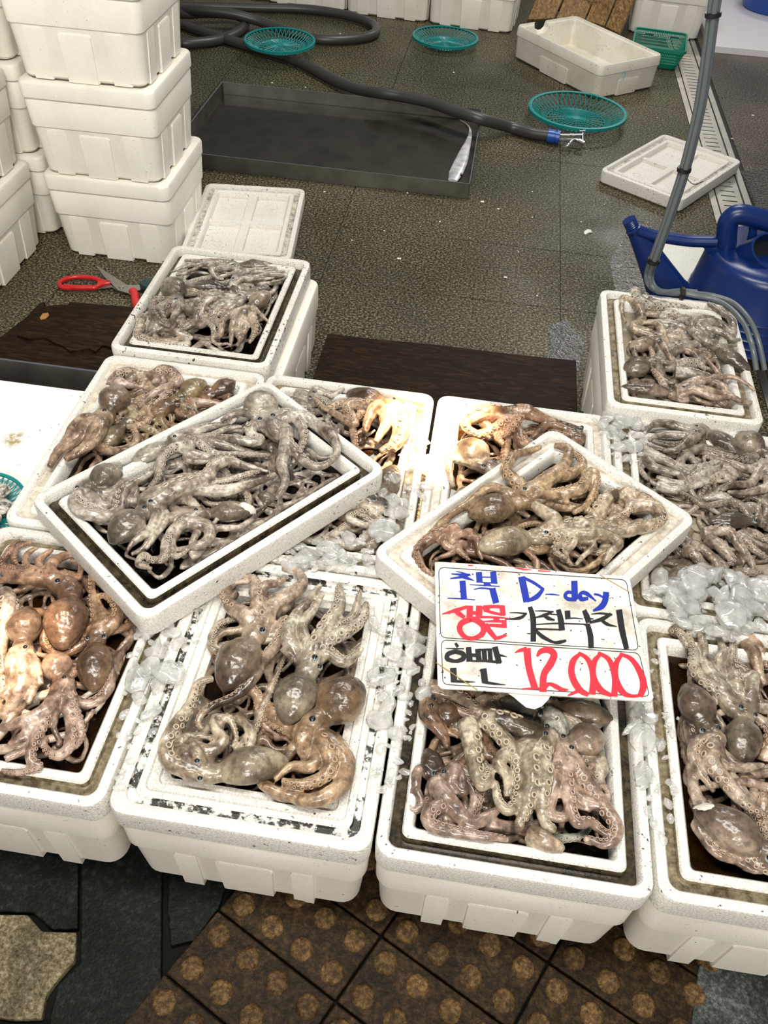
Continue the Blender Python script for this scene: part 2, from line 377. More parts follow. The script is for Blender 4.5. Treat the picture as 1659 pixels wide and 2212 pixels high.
def foam_box(rect, z0, h, label, mat='foam_box', taper=.012, name='styrofoam_box', band=.35, group=None, open_=False, soft=False):
    """tapered styrofoam box with moulded ribs and raised hand panels on all four sides"""
    cx_, cy_, w, d, rz = rect; m = MB(); hb = h * (1 - band); wt = .028
    prof = [(taper + .008, .004 if not soft else .010, .024), (taper, .012 if not soft else .018, .030), (taper * .45, hb, .030), (taper * .45 - .003, hb + .003, .027), (.002, h - .006, .027), (.005, h, .026)]
    rings = [rrect(w - 2 * i, d - 2 * i, r, z) for i, z, r in prof]
    if open_:
        rings += [rrect(w - 2 * i, d - 2 * i, r, z) for i, z, r in ((.010, h, .022), (.011, h - .008, .021), (wt, h - .008, .018), (wt + .002, h - .012, .018), (wt + .010, .030, .015))]
    m.loft(rings, True, True)
    def rib(side, u, hw, zt, out, foot):
        # one moulded rib: follows the taper of the wall
        L, Dp = (w, d) if side in (0, 2) else (d, w)
        q = []
        for z, half in ((foot, hw * .92), (zt - .006, hw), (zt, hw * .86)):
            tt = taper + (taper * .45 - taper) * max(0, min(1, z / hb)); y_in = Dp / 2 - tt - .006; y_out = Dp / 2 - tt + (out if z < zt - .001 else out * .2)
            q.append([(u - half, y_in), (u + half, y_in), (u + half * .93, y_out), (u - half * .93, y_out)])
        rings = []
        for (z, _), poly in zip(((foot, 0), (zt - .006, 0), (zt, 0)), q):
            ring = []
            for a, b in poly:
                x_, y_ = {0: (a, -b), 1: (b, a), 2: (-a, b), 3: (-b, -a)}[side]; ring.append((x_, y_, z))
            rings.append(ring)
        m.loft(rings, True, True)
    for side in range(4):
        L = w if side in (0, 2) else d
        if open_:
            rib(side, 0, L * .17, hb * .72, .0035, .004); continue
        rib(side, 0, L * .125, hb - .012, .0045 if not soft else .003, .002)
        for s_ in (-1, 1): rib(side, s_ * L * (.29 if not soft else .24), L * (.075 if not soft else .05), hb - .003, .0022 if not soft else .003, .004 if not soft else 0)
    o = m.build(name, mat, smooth=38, loc=(cx_, cy_, z0), rotz=rz); tag(o, label, 'box', group)
    return o
def rect(x0, x1, y0, y1, rz=0): return ((x0 + x1) / 2, (y0 + y1) / 2, x1 - x0, y1 - y0, rz)
def rect_px(quad, z):         # rectangle through four photo corners lying at height z
    q = [P(*p, z) for p in quad]; c = sum(q) / 4; ex = (q[1] - q[0] + q[2] - q[3]) / 2; ey = (q[3] - q[0] + q[2] - q[1]) / 2
    rz = math.atan2(ex[1], ex[0]); return (c[0], c[1], np.linalg.norm(ex), np.linalg.norm(ey), rz)
ZT = .26; TH = .055; BH = ZT - TH
TR = {}
g = .0015
rows = {
 'B9': (rect(-.815, -.4235, .483, .981), 'tan', 'leftmost octopus tray of the front row, warm lamp shining on its brown octopuses', 'white styrofoam box under the leftmost front tray, cut by the photo edge'),
 'B10': (rect(-.4185, -.0305, .482, .981), 'mould', 'front row tray with black mould flecks in its rim groove, left of the price card', 'white styrofoam box carrying the mould-flecked front tray'),
 'B11': (rect(-.0265, .3675, .482, .981), 'murky', 'front row tray with dark water in its groove, directly below the price card', 'white styrofoam box under the tray below the price card'),
 'B12': (rect(.3715, .765, .486, .981), 'tan', 'rightmost tray of the front row holding a big pinkish octopus in its corner', 'rightmost white styrofoam box of the front row'),
 'B2': (rect(-.8135, -.4345, .989, 1.536), 'pale', 'tray of dark brown octopuses beside the white board, half under the tilted tray', 'styrofoam box under the dark brown octopuses beside the white board'),
 'B4': (rect(-.4315, -.046, .989, 1.540), 'tan', 'middle tray with a lamp-lit orange mantle, partly under the left slanted tray', 'styrofoam box under the middle tray with the lamp-lit orange octopus'),
 'B5': (rect(-.038, .3475, .989, 1.543), 'pale', 'tray behind the right slanted tray with glowing orange arms along its back rim', 'styrofoam box beneath the tray with glowing orange arms'),
 'B8': (rect(.3525, .742, .989, 1.543), 'white', 'tray crammed with grey octopus arms at the right edge, behind the ice heap', 'styrofoam box under the crammed tray at the right edge'),
 'B1': (rect(-.822, -.436, 1.556, 2.056), 'murkydirty', 'rearmost left tray of grey octopuses standing in front of the empty lid', 'styrofoam box sticking out on the right under the rearmost left octopus tray'),
}
for k, (rc, st, lt, lb) in rows.items():
    TR[k] = (rc, ZT); tray(rc, ZT, st, lt)
    bc = (rc[0] + (.026 if k == 'B1' else 0), rc[1], rc[2] - .004, rc[3] - .004, 0)
    foam_box(bc, 0, BH, lb, soft=True)
rc = (.5085, 1.787, .345, .497, .0); TR['B7'] = (rc, .29); tray(rc, .29, 'white', 'raised tray of wet grey octopuses at the right, in front of the blue watering can')
foam_box((rc[0], rc[1], rc[2] - .004, rc[3] - .004, 0), 0, .29 - TH, 'styrofoam box under the raised tray before the blue watering can', soft=True)
rc = rect_px([(312, 1350), (835, 1010), (578, 820), (58, 1070)], .316); TR['B3'] = (rc, .316); tray(rc, .316, 'murky', 'slanted tray of long grey octopuses laid across the left and middle trays')
rc = rect_px([(1140, 1425), (1533, 1115), (1172, 924), (783, 1220)], .316); TR['B6'] = (rc, .316); tray(rc, .316, 'pale', 'slanted tray of brown octopuses behind the price card')

# loose lids on the floor
rc = rect_px([(383, 548), (628, 560), (660, 408), (448, 393)], .05); tray(rc, .05, 'lid', 'empty upturned lid with a cross rib lying on the floor by the box stack', .05, True)
rc = rect_px([(1308, 370), (1482, 437), (1597, 344), (1422, 284)], .05); tray(rc, .05, 'lid', 'empty upturned lid lying across the drain grate on the right', .05, True)

# stacks of lidded boxes on the left
def top_lid(rc, z0, h, label, mat='foam_stack', group=None):
    cx_, cy_, w, d, rz = rc; m = MB()
    prof = [(.006, 0, .02), (.001, .004, .026), (0, h - .008, .028), (.003, h - .002, .028), (.008, h, .026), (.030, h, .02), (.034, h - .006, .018)]
    m.loft([rrect(w - 2 * i, d - 2 * i, r, z) for i, z, r in prof], True, True)
    o = m.build('lid', mat, smooth=40, loc=(cx_, cy_, z0), rotz=rz); o.parent = label; o.matrix_parent_inverse = (Matrix.Translation(label.location) @ Matrix.Rotation(label.rotation_euler[2], 4, 'Z')).inverted(); return o
def stack(rc, levels, names, hb=.222, hl=.048, nest=.0):
    z = 0
    for i in range(levels):
        j = (rng.uniform(-.006, .006), rng.uniform(-.004, .004), rng.uniform(-.02, .02))
        r_ = (rc[0] + j[0], rc[1] + j[1], rc[2], rc[3], rc[4] + j[2])
        bo = foam_box((r_[0], r_[1], r_[2] - .004, r_[3] - .004, r_[4]), z, hb, names[i], 'foam_stack', .018, band=.36); z += hb
        top_lid(r_, z, hl, bo); z += hl - nest
ORD = ['bottom', 'second', 'third', 'fourth']
def nm(where, n): return [f'{ORD[i]} lidded white box of the {where}' for i in range(n)]
stack(rect(-1.336, -.942, 2.345, 2.735), 3, nm('tall stack by the empty lid', 3))
stack(rect(-1.80, -1.402, 1.95, 2.437), 3, nm('stack cut by the left photo edge', 3))
stack(rect(-1.77, -1.375, 2.447, 2.94), 3, nm('hidden stack in the corner between the two left stacks', 3))

# row of fish boxes along the back
p0 = np.array([-1.311, 5.171]); p1 = np.array([.035, 5.034]); dr = (p1 - p0) / np.linalg.norm(p1 - p0); nr = np.array([-dr[1], dr[0]]); ra = math.atan2(dr[1], dr[0])
WHO = ['', 'behind the big hose loop', 'behind the left round basket', 'between the two rear round baskets', 'beside the wooden pallet']
for i in range(1, 5):
    c = p1 - dr * (.235 + .462 * (4 - i)) + nr * .20
    bo = foam_box((c[0], c[1], .456, .38, ra), 0, .200, f'white box of the back row, {WHO[i]}', 'foam_stack', .006, band=.22)
    top_lid((c[0], c[1], .460, .384, ra), .200, .06, bo)
c = (P(1378, 75) + P(1515, 95)) / 2
bo = foam_box((c[0] - .02, c[1] + .21, .40, .40, -.10), 0, .265, 'white ribbed styrofoam box standing behind the green rectangular basket', 'foam_stack', .018, band=.36)
top_lid((c[0] - .02, c[1] + .21, .404, .404, -.10), .265, .05, bo)
# white chest and blue tub top right
t = plain('chest_white', (.76, .72, .74), .4)
m = MB(); m.loft([rrect(.9, 1.0, .02, 0), rrect(.9, 1.0, .02, .03), rrect(.892, .992, .018, .034)]); o = m.build('white_board', 'chest_white', smooth=40, loc=(1.079 + .45, 5.1 + .50, 0), rotz=.02)
tag(o, 'plain pinkish white board lying on the floor in the top right corner', 'board')
plain('plastic_blue', (.012, .075, .36), .28); plain('plastic_darkblue', (.004, .022, .125), .3)
def lathe(prof, n=40, cx_=0, cy_=0): return [[(cx_ + r * math.cos(2 * PI * k / n), cy_ + r * math.sin(2 * PI * k / n), z) for k in range(n)] for r, z in prof]
m = MB(); m.loft(lathe([(.15, 0), (.165, .004), (.22, .12), (.232, .13), (.232, .145), (.222, .145), (.212, .13), (.158, .012)]))
q = P(1676, -8, .10)
tag(m.build('plastic_tub', 'plastic_blue', smooth=45, loc=(q[0], q[1], .0345)), 'blue round plastic tub on the pinkish white board, cut by the photo corner', 'tub')

# wooden pallet
def woodmat(name, dark, mid, light, rough=.55, sc=(1.2, 14, 14), dist=2.0, spec=.25):
    t = NT(name); v = t.coords(); mp = t.node('ShaderNodeMapping'); mp.inputs['Scale'].default_value = sc; t.link(v, mp.inputs['Vector'])
    c = t.ramp(t.noise(mp.outputs[0], 5, 6, .65, dist), [(.3, dark), (.5, mid), (.7, light)])
    return t.set(Base_Color=c, Roughness=rough, Normal=t.bump(t.noise(mp.outputs[0], 9, 4), .4, .002), Specular_IOR_Level=spec)
woodmat('wood_pallet', (.07, .036, .013), (.20, .112, .040), (.40, .26, .11), .5, (9, 1.6, 9))
woodmat('wood_wet', (.006, .0035, .002), (.014, .007, .0035), (.042, .022, .010), .5, (3, 16, 10), 1.2, .07)
root = empty('wooden_pallet', P(1240, 60, 0)); tag(root, 'brown slatted wooden pallet leaning behind the open white box', 'pallet')
Z3 = lambda x, y: (1000 + x * .3972, y * .3972)
ends = [(352, 106, 498, 100), (508, 100, 662, 106), (668, 108, 768, 140), (776, 145, 850, 182)]
for (xa, ya, xb, yb) in ends:
    a_ = P(*Z3(xa, ya), .06); b_ = P(*Z3(xb, yb), .06)
    ua = PA(Z3(xa, ya)[0] + 40, Z3(xa, ya)[1] - 95, 1, a_[1] + .26); ub = PA(Z3(xb, yb)[0] + 42, Z3(xb, yb)[1] - 100, 1, b_[1] + .26)
    nrm = np.cross(b_ - a_, ua - a_); nrm /= np.linalg.norm(nrm); 
    th = nrm * .02
    m = MB(); m.loft([[a_ - th, b_ - th, b_, a_], [ua - th, ub - th, ub, ua]]); o = m.build('slat', 'wood_pallet', bevel=.003); o.parent = root; o.matrix_parent_inverse = Matrix.Translation(-root.location)
aL = P(*Z3(380, 100), .03); bR = P(*Z3(830, 168), .03)
m = MB()
dv = np.array([.03, .10, .10]); th = np.array([0, .045, -.02])
m.loft([[aL + dv, aL + dv + th, aL + dv + th + (0, .01, -.07), aL + dv + (0, .01, -.07)], [bR + dv, bR + dv + th, bR + dv + th + (0, .01, -.07), bR + dv + (0, .01, -.07)]])
o = m.build('bearer', 'wood_pallet', bevel=.003); o.parent = root; o.matrix_parent_inverse = Matrix.Translation(-root.location)

# open white box with a broken rim, blue mark on the end
rcx = rect_px([(1109, 52), (1294, 139), (1441, 123), (1250, 34)], .15)
ob = foam_box(rcx, 0, .15, 'empty open styrofoam box with a chipped rim standing on the wet floor', 'foam_old', .006, band=.30, open_=True)
cut = MB(); q = P(1172, 50, .15); bmn = []
rr_ = random.Random(3); cut.loft([[(q[0] + (.036 + rr_.uniform(-.007, .007)) * math.cos(2 * PI * k / 11) * s_, q[1] + .055 * math.sin(2 * PI * k / 11) * s_, z) for k in range(11)] for s_, z in ((.55, .100), (1.0, .122), (1.1, .16))])
co_ = cut.build('cutter', 'foam_old'); bo_ = ob.modifiers.new('chip', 'BOOLEAN'); bo_.object = co_; bo_.operation = 'DIFFERENCE'; bo_.solver = 'EXACT'
dg = bpy.context.evaluated_depsgraph_get(); nm_ = bpy.data.meshes.new_from_object(ob.evaluated_get(dg)); ob.modifiers.clear(); ob.data = nm_; bpy.data.objects.remove(co_, do_unlink=True)
plain('mark_cyan', (.18, .52, .62), .6)
cth, sth = math.cos(rcx[4]), math.sin(rcx[4])
# blue hand mark on the short end (local +x side)
pts = [(0, .035), (.012, .043), (.022, .034), (.020, .012), (.016, -.004)]
m = MB(); 
for i in range(len(pts) - 1): pass
m.tube([(rcx[2] / 2 - .0035, -.055 + u, .065 + v) for u, v in spline(pts, 5)], .0028, 6)
o = m.build('painted_mark', 'mark_cyan', parent=ob); o['label'] = 'pale blue hook-shaped paint mark'

water('water_thin', (.72, .70, .64), .12)
# shallow steel tray with water and a silver fish
x0, x1, y0, y1, h_ = -1.2, -.053, 3.075, 3.81, .057
m = MB(); tt = .004
m.loft([rrect(x1 - x0, y1 - y0, .004, 0, 2), rrect(x1 - x0, y1 - y0, .004, h_, 2), rrect(x1 - x0 - 2 * tt, y1 - y0 - 2 * tt, .003, h_, 2), rrect(x1 - x0 - 2 * tt, y1 - y0 - 2 * tt, .003, .004, 2)], mis=[0, 1, 0, 0])  # brighter steel on the rim paints in its edge highlight
o = m.build('steel_tray', ['steel_tray', 'steel_bright'], loc=((x0 + x1) / 2, (y0 + y1) / 2, .001), smooth=30); tag(o, 'large shallow rectangular steel tray on the granite floor', 'tray')
m = MB(); m.add([(x0 + .006, y0 + .006, .010), (x1 - .006, y0 + .006, .010), (x1 - .006, y1 - .006, .010), (x0 + .006, y1 - .006, .010)], [(0, 1, 2, 3)])
tag(m.build('shallow_water', 'water_thin'), 'thin sheet of dark water lying in the large steel tray', 'water', kind='stuff')
t = NT('fish_silver'); v = t.coords(); c = t.ramp(t.noise(v, 22, 4), [(.35, (.45, .46, .48)), (.6, (.86, .86, .86))]); t.set(Base_Color=c, Roughness=.28, Metallic=.35)
fz = lambda x, y: P(900 + x * .1356, 150 + y * .1356, .014)
cl = [(575, 1770, 150), (630, 1640, 230), (700, 1480, 225), (765, 1300, 170), (815, 1170, 110), (850, 1050, 70), (850, 950, 36), (800, 870, 18), (690, 800, 8)]
pts = spline([fz(a, b) for a, b, _ in cl], 6); wd = np.interp(np.linspace(0, 1, len(pts)), np.linspace(0, 1, len(cl)), [c_[2] * .1356 * .00088 for c_ in cl])
m = MB(); m.tube(pts, list(wd), 12, 0, .30); fo = m.build('silver_fish', 'fish_silver', smooth=60); tag(fo, 'long silvery white fish with a thin curved tail in the steel tray', 'fish')
m = MB(); e = fz(700, 1690); m.loft([[(e[0] + .005 * s_ * math.cos(2 * PI * k / 10), e[1] + .008 * s_ * math.sin(2 * PI * k / 10), e[2] + zz) for k in range(10)] for s_, zz in ((1, 0), (.8, .007), (.3, .0085))])
m.build('eye', 'eye_black', parent=fo)

# hose with its spray nozzle
plain('hose_grey', (.045, .043, .037), .38)
hp = [(1186, 293, .03), (1150, 288, .026), (1100, 274, .03), (1041, 258, .078), (985, 240, .085), (925, 220, .085), (868, 208, .082), (815, 200, .078), (770, 192, .04), (720, 172, .026), (660, 140, .026), (610, 120, .026), (560, 106, .026), (480, 82, .026), (420, 62, .026),
      (385, 52, .026), (360, 66, .026), (385, 92, .026), (430, 92, .026), (480, 84, .026), (518, 66, .026), (530, 45, .03), (505, 32, .04), (450, 28, .05), (400, 30, .05), (370, 24, .026), (390, 15, .03), (450, 14, .03), (560, 17, .026), (660, 20, .026), (745, 32, .026), (800, 50, .026), (812, 68, .026), (790, 80, .026), (735, 86, .026), (680, 84, .026), (620, 68, .03), (560, 46, .052), (500, 30, .078), (430, 22, .082), (390, 20, .06), (350, 22, .03)]
pts = spline([P(a, b, c_) for a, b, c_ in hp], 8)
root = empty('water_hose', tuple(P(1186, 293, 0))); tag(root, 'thick grey water hose coiled at the back with a spray nozzle on its end', 'hose')
def sub(m, name, mat, par, **kw):
    o = m.build(name, mat, **kw); o.parent = par; o.matrix_parent_inverse = Matrix.Translation(-par.location); return o
m = MB(); m.tube(pts, .0235, 14); sub(m, 'hose_tube', 'hose_grey', root, smooth=60)
m = MB(); a_ = P(1183, 293, .03); b_ = P(1209, 297, .03); dd = (b_ - a_) / np.linalg.norm(b_ - a_)
m.tube([a_, a_ + dd * .001, a_ + dd * .030, a_ + dd * .031, a_ + dd * .036, a_ + dd * .037, b_], [.026, .0275, .0275, .024, .024, .0275, .0265], 16); sub(m, 'collar', 'plastic_blue', root, smooth=40)
m = MB(); e1 = P(1256, 297, .034)
for dz in (.010, -.010):
    m.tube([b_ + (0, 0, dz), e1 + (0, 0, dz)], .0055, 8)
m.tube([P(1259, 286, .05), P(1259, 306, .018)], .006, 8); m.tube([P(1251, 284, .052), P(1264, 283, .052)], .004, 8); m.tube([P(1250, 304, .034), P(1262, 310, .03)], .009, 8)
sub(m, 'nozzle', 'steel_bright', root, smooth=60)
m = MB(); m.tube(spline([P(1262, 307, .03), P(1240, 301, .035), P(1228, 312, .03), P(1213, 319, .012)], 5), [.006] * 15 + [.004], 8, 0, .6); sub(m, 'trigger_lever', 'steel_bright', root, smooth=60)

# round teal baskets
plain('teal_plastic', (.005, .215, .205), .38); plain('teal_dark', (.003, .21, .13), .4)
def basket_mesh(r):
    m = MB()
    hh = r * .24; rb = r * .60
    m.loft(lathe([(r, hh), (r * 1.0, hh - .012), (r * .985, hh - .012), (r * .93, hh - .004), (r * .93, hh), (r * .97, hh + .002)], 48) + [lathe([(r, hh)], 48)[0]], False, False)
    n = 46
    for k in range(n):                                     # crossed side struts
        for s_ in (-1, 1):
            a0 = 2 * PI * k / n; a1 = a0 + s_ * 2 * PI / n
            m.tube([(r * .945 * math.cos(a0), r * .945 * math.sin(a0), hh - .003), (rb * math.cos(a1), rb * math.sin(a1), .006)], .0017, 4)
    for q in range(1, 10):                                 # base rings
        rr = rb * (q / 9); pts = [(rr * math.cos(2 * PI * k / 40), rr * math.sin(2 * PI * k / 40), .005 + .010 * (1 - q / 9)) for k in range(41)]
        m.tube(pts, .0034 if q in (9,) else .0021, 4)
    for k in range(24):
        a0 = 2 * PI * k / 24; m.tube([(.02 * math.cos(a0), .02 * math.sin(a0), .015), (rb * math.cos(a0), rb * math.sin(a0), .006)], .0020, 4)
    m.loft(lathe([(.0, .013), (.02, .014), (.02, .017), (.0, .018)], 16), False, False)
    return m
for (px, py, w_, lab, tilt) in ((604.5, 88, 150, 'round teal mesh basket resting against the hose at the back', (.02, .0)), (962, 81, 140, 'round teal mesh basket alone on the floor before the back row of boxes', (.0, .0)), (1247, 240, 204, 'largest round teal mesh basket, in front of the open white box', (.0, .0))):
    r = np.linalg.norm(P(px - w_ / 2, py, .04) - P(px + w_ / 2, py, .04)) / 2
    zb_ = .044 if px < 700 else .004; c = P(px, py, zb_ + r * .2); o = basket_mesh(r).build('round_basket', 'teal_plastic', smooth=50, loc=(c[0], c[1], zb_)); o.rotation_euler = (tilt[0], tilt[1], 0); tag(o, lab, 'basket')
# rectangular green basket
c = P(1437, 118, .05)
m = MB(); w_, d_, h_ = .27, .32, .095
m.loft([rrect(w_, d_, .03, h_), rrect(w_, d_, .03, h_ - .014), rrect(w_ - .012, d_ - .012, .026, h_ - .014), rrect(w_ - .018, d_ - .018, .024, h_ - .002), rrect(w_, d_, .03, h_)], False, False)
m.loft([rrect(w_ - .06, d_ - .06, .03, 0), rrect(w_ - .05, d_ - .05, .03, .022), rrect(w_ - .054, d_ - .054, .028, .022), rrect(w_ - .064, d_ - .064, .028, .004)], True, True)
top = rrect(w_ - .012, d_ - .012, .028, h_ - .008, 9); bot = rrect(w_ - .052, d_ - .052, .028, .018, 9)
def per(ring, n):
    r_ = np.array(ring + ring[:1]); s_ = np.concatenate([[0], np.cumsum(np.linalg.norm(np.diff(r_, axis=0), axis=1))]); u = np.linspace(0, s_[-1], n, endpoint=False)
    return np.stack([np.interp(u, s_, r_[:, k]) for k in range(3)], 1)
tp, bp = per(top, 120), per(bot, 120)
for k in range(120): m.tube([tp[k], bp[k]], .0021, 4)
for f_ in (.2, .4, .6, .8):
    rg = tp * f_ + bp * (1 - f_); m.tube(list(rg) + [rg[0]], .0024, 4)
tag(m.build('rectangular_basket', 'teal_dark', smooth=50, loc=(c[0] - .03, c[1] + .08, .002), rotz=-.12), 'green rectangular mesh basket half hidden behind the open white box', 'basket')

# puddles rippling on the granite floor
def puddle(px, label):
    pts = [P(a, b, .0012)[:2] for a, b in px]; m = MB(); m.add([(p[0], p[1], .0012) for p in pts], [tuple(range(len(pts)))]); tag(m.build('puddle', 'water_ripple'), label, 'water', kind='stuff')
t = NT('water_ripple'); t.n.remove(t.b)
tr = t.node('ShaderNodeBsdfTransparent'); tr.inputs[0].default_value = (.80, .79, .74, 1); gl = t.node('ShaderNodeBsdfGlossy'); gl.inputs['Roughness'].default_value = .05
fr = t.node('ShaderNodeFresnel'); fr.inputs[0].default_value = 1.33; v = t.coords('Object', False); nb = t.bump(t.noise(v, 70, 3), 1.0, .02); t.link(nb, gl.inputs['Normal']); t.link(nb, fr.inputs['Normal'])
mx = t.node('ShaderNodeMixShader'); t.link(fr.outputs[0], mx.inputs[0]); t.link(tr.outputs[0], mx.inputs[1]); t.link(gl.outputs[0], mx.inputs[2]); t.link(mx.outputs[0], t.out.inputs[0])
puddle([(1365, 470), (1400, 480), (1425, 520), (1440, 600), (1400, 640), (1330, 640), (1318, 560), (1345, 520)], 'rippling puddle on the granite beside the watering can spout')
puddle([(1190, 700), (1225, 690), (1262, 740), (1250, 800), (1215, 830), (1180, 800)], 'small rippling puddle on the granite left of the raised right tray')
puddle([(1600, 370), (1680, 360), (1720, 470), (1640, 470)], 'rippling water on the reddish floor beyond the drain')
# white foam crumbs scattered on the granite
m = MB(); r_ = random.Random(5)
plain('crumb_white', (.82, .80, .74), .6)
spots = [(705, 778), (1075, 452), (1040, 437), (990, 235), (1000, 418), (880, 418), (660, 190), (700, 225), (588, 180), (530, 102), (820, 238), (942, 250), (1150, 470), (1305, 442), (700, 415), (830, 500), (1015, 515), (1150, 415), (980, 158), (735, 74), (1160, 640), (1090, 600), (950, 480), (860, 560), (1120, 545), (1255, 480), (760, 520), (1420, 255), (1580, 300), (1625, 250)]
for a_, b_ in spots:
    q = P(a_, b_, .0); s_ = r_.uniform(.0025, .005)
    for k in range(r_.choice((1, 1, 2))):
        m.loft([[(q[0] + k * s_ * 1.3 + rr * s_ * math.cos(2 * PI * j / 6), q[1] + rr * s_ * math.sin(2 * PI * j / 6), zz * s_) for j in range(6)] for rr, zz in ((.6, .02), (1, .5), (.5, 1.1))])
tag(m.build('foam_crumbs', 'crumb_white'), 'white foam crumbs scattered over the wet granite floor', 'crumbs', kind='stuff')
m = MB()
pts = [(1262, 500), (1268, 497), (1277, 498), (1280, 503), (1272, 504), (1266, 507), (1261, 505)]
c_ = sum(P(a_, b_, 0) for a_, b_ in pts) / len(pts)
m.loft([[(P(a_, b_, 0)[0], P(a_, b_, 0)[1], .001) for a_, b_ in pts], [tuple(c_ + (P(a_, b_, 0) - c_) * .8 + np.array([0, 0, .005])) for a_, b_ in pts]])
tag(m.build('paper_scrap', 'crumb_white', smooth=60), 'small crumpled white scrap on the granite left of the watering can spout', 'scrap')

# ---------------------------------------------------------------- left side: steel work tray, white board, basket, plank, scissors
m = MB(); x0, x1, y0, y1, h_ = -1.95, -.822, .86, 1.662, .10
m.loft([rrect(x1 - x0, y1 - y0, .004, 0, 2), rrect(x1 - x0, y1 - y0, .004, h_, 2), rrect(x1 - x0 - .004, y1 - y0 - .004, .004, h_ + .002, 2), rrect(x1 - x0 - .012, y1 - y0 - .012, .003, h_, 2), rrect(x1 - x0 - .012, y1 - y0 - .012, .003, .004, 2)], mis=[0, 1, 1, 0, 0])  # rim highlight painted with the brighter steel
tag(m.build('steel_sink', ['steel_tray', 'steel_bright'], loc=((x0 + x1) / 2, (y0 + y1) / 2, .002), smooth=30), 'steel trough with a bright rim holding the white board at the left edge', 'trough')
t = NT('board_white'); v = t.coords('Object', False)
geo = t.node('ShaderNodeNewGeometry')
def blob(c, rad):
    sb = t.node('ShaderNodeVectorMath', operation='DISTANCE'); t.link(geo.outputs['Position'], sb.inputs[0]); sb.inputs[1].default_value = tuple(c)
    mp = t.node('ShaderNodeMapRange'); mp.inputs[1].default_value = rad; mp.inputs[2].default_value = rad * .45; t.link(sb.outputs['Value'], mp.inputs[0]); return mp.outputs[0]
ms = t.node('ShaderNodeMath', operation='MULTIPLY'); t.link(blob(P(32, 950, .085), .034), ms.inputs[0]); t.link(t.ramp(t.noise(v, 50, 4, .7), [(.42, 0), (.55, 1)]), ms.inputs[1])
c = t.mix(ms.outputs[0], (.86, .86, .83), (.40, .32, .15))
sp = t.ramp(t.noise(v, 60, 2), [(.71, 0), (.74, 1)]); c = t.mix(sp, c, (.3, .27, .2))
t.set(Base_Color=c, Roughness=.25)
m = MB(); m.loft([rrect(1.05, .70, .012, 0), rrect(1.05, .70, .012, .076), rrect(1.044, .694, .010, .079)])
tag(m.build('cutting_board', 'board_white', loc=(-1.365, 1.245, .008), smooth=40), 'large white board with a brownish stain lying in the steel trough', 'board')
c = P(-62, 1092, .12); ob = basket_mesh(.112); o = ob.build('round_basket', 'teal_plastic', smooth=50, loc=(c[0], c[1], .0885)); tag(o, 'teal round basket cut off by the left photo edge on the white board', 'basket')
t = NT('shell_grey'); v = t.coords(); cc = t.ramp(t.noise(v, 90, 4, .7), [(.38, (.06, .055, .05)), (.5, (.42, .38, .33)), (.65, (.68, .63, .57))]); t.set(Base_Color=cc, Roughness=.3)
for k in range(9):
    a_ = 2 * PI * k / 8 + .2; rr = .058 if k < 8 else 0
    m = MB(); m.loft(lathe([(.004, 0), (.020, .004), (.027, .013), (.022, .022), (.008, .026)], 18)); o = m.build('clam', 'shell_grey', smooth=60, loc=(c[0] + rr * math.cos(a_), c[1] + rr * math.sin(a_), .1025 if k < 8 else .104)); o.rotation_euler = (0, 0, k); o.scale = (1.15, .85, 1)
    tag(o, 'grey speckled shellfish piled in the teal basket at the left edge', 'shellfish', 'shellfish in the left basket')

def pxprism(px, z0, z1, name, mat, parent=None, **kw):
    top = [P(a, b, z1)[:2] for a, b in px]; m = MB(); m.prism([tuple(q) for q in top], z0, z1); return m.build(name, mat, parent, **kw)
L = [(30, 705), (60, 682), (84, 655), (97, 652), (93, 662), (110, 659), (140, 658), (205, 660), (290, 670), (420, 690), (690, 718), (800, 731), (950, 745), (1100, 764), (1270, 782)]
bk = [tuple(P(a, b, .02)[:2]) for a, b in L]
m = MB(); m.prism([q for q in bk if q[0] < -.84] + [(-.828, 2.08), (-.828, 1.672), (-1.26, 1.672), (-1.31, 1.80)], .002, .020)
plk = tag(m.build('wooden_plank', 'wood_wet', bevel=.0015), 'dark wet splintered board on the floor below the red scissors', 'board')
m = MB(); m.prism([(-.395, 2.071)] + [q for q in bk if -.39 < q[0] < .33] + [(.332, 2.09), (.332, 1.56), (-.395, 1.56)], .002, .020)
tag(m.build('wooden_plank', 'wood_wet', bevel=.0015), 'dark wet board behind the two middle octopus trays', 'board')
pl = [(42, 706), (86, 664), (118, 700), (140, 668), (150, 652), (300, 664), (330, 700), (245, 752), (222, 745), (206, 760), (192, 752), (150, 758), (140, 750), (112, 737), (95, 729), (60, 731), (36, 724)]
top = [tuple(P(a, b, .026)[:2]) for a, b in pl]; m = MB(); m.prism(top, .0195, .026); o = m.build('split_layer', 'wood_wet', bevel=.001); o.parent = plk
woodmat('wood_raw', (.20, .09, .025), (.34, .17, .05), (.45, .25, .09), .6)
top = [tuple(P(a, b, .028)[:2]) for a, b in ((86, 686), (92, 677), (104, 675), (106, 681), (98, 688), (88, 690))]; m = MB(); m.prism(top, .0255, .028); o = m.build('bare_chip', 'wood_raw'); o.parent = plk; o['label'] = 'bare orange-brown splintered spot'

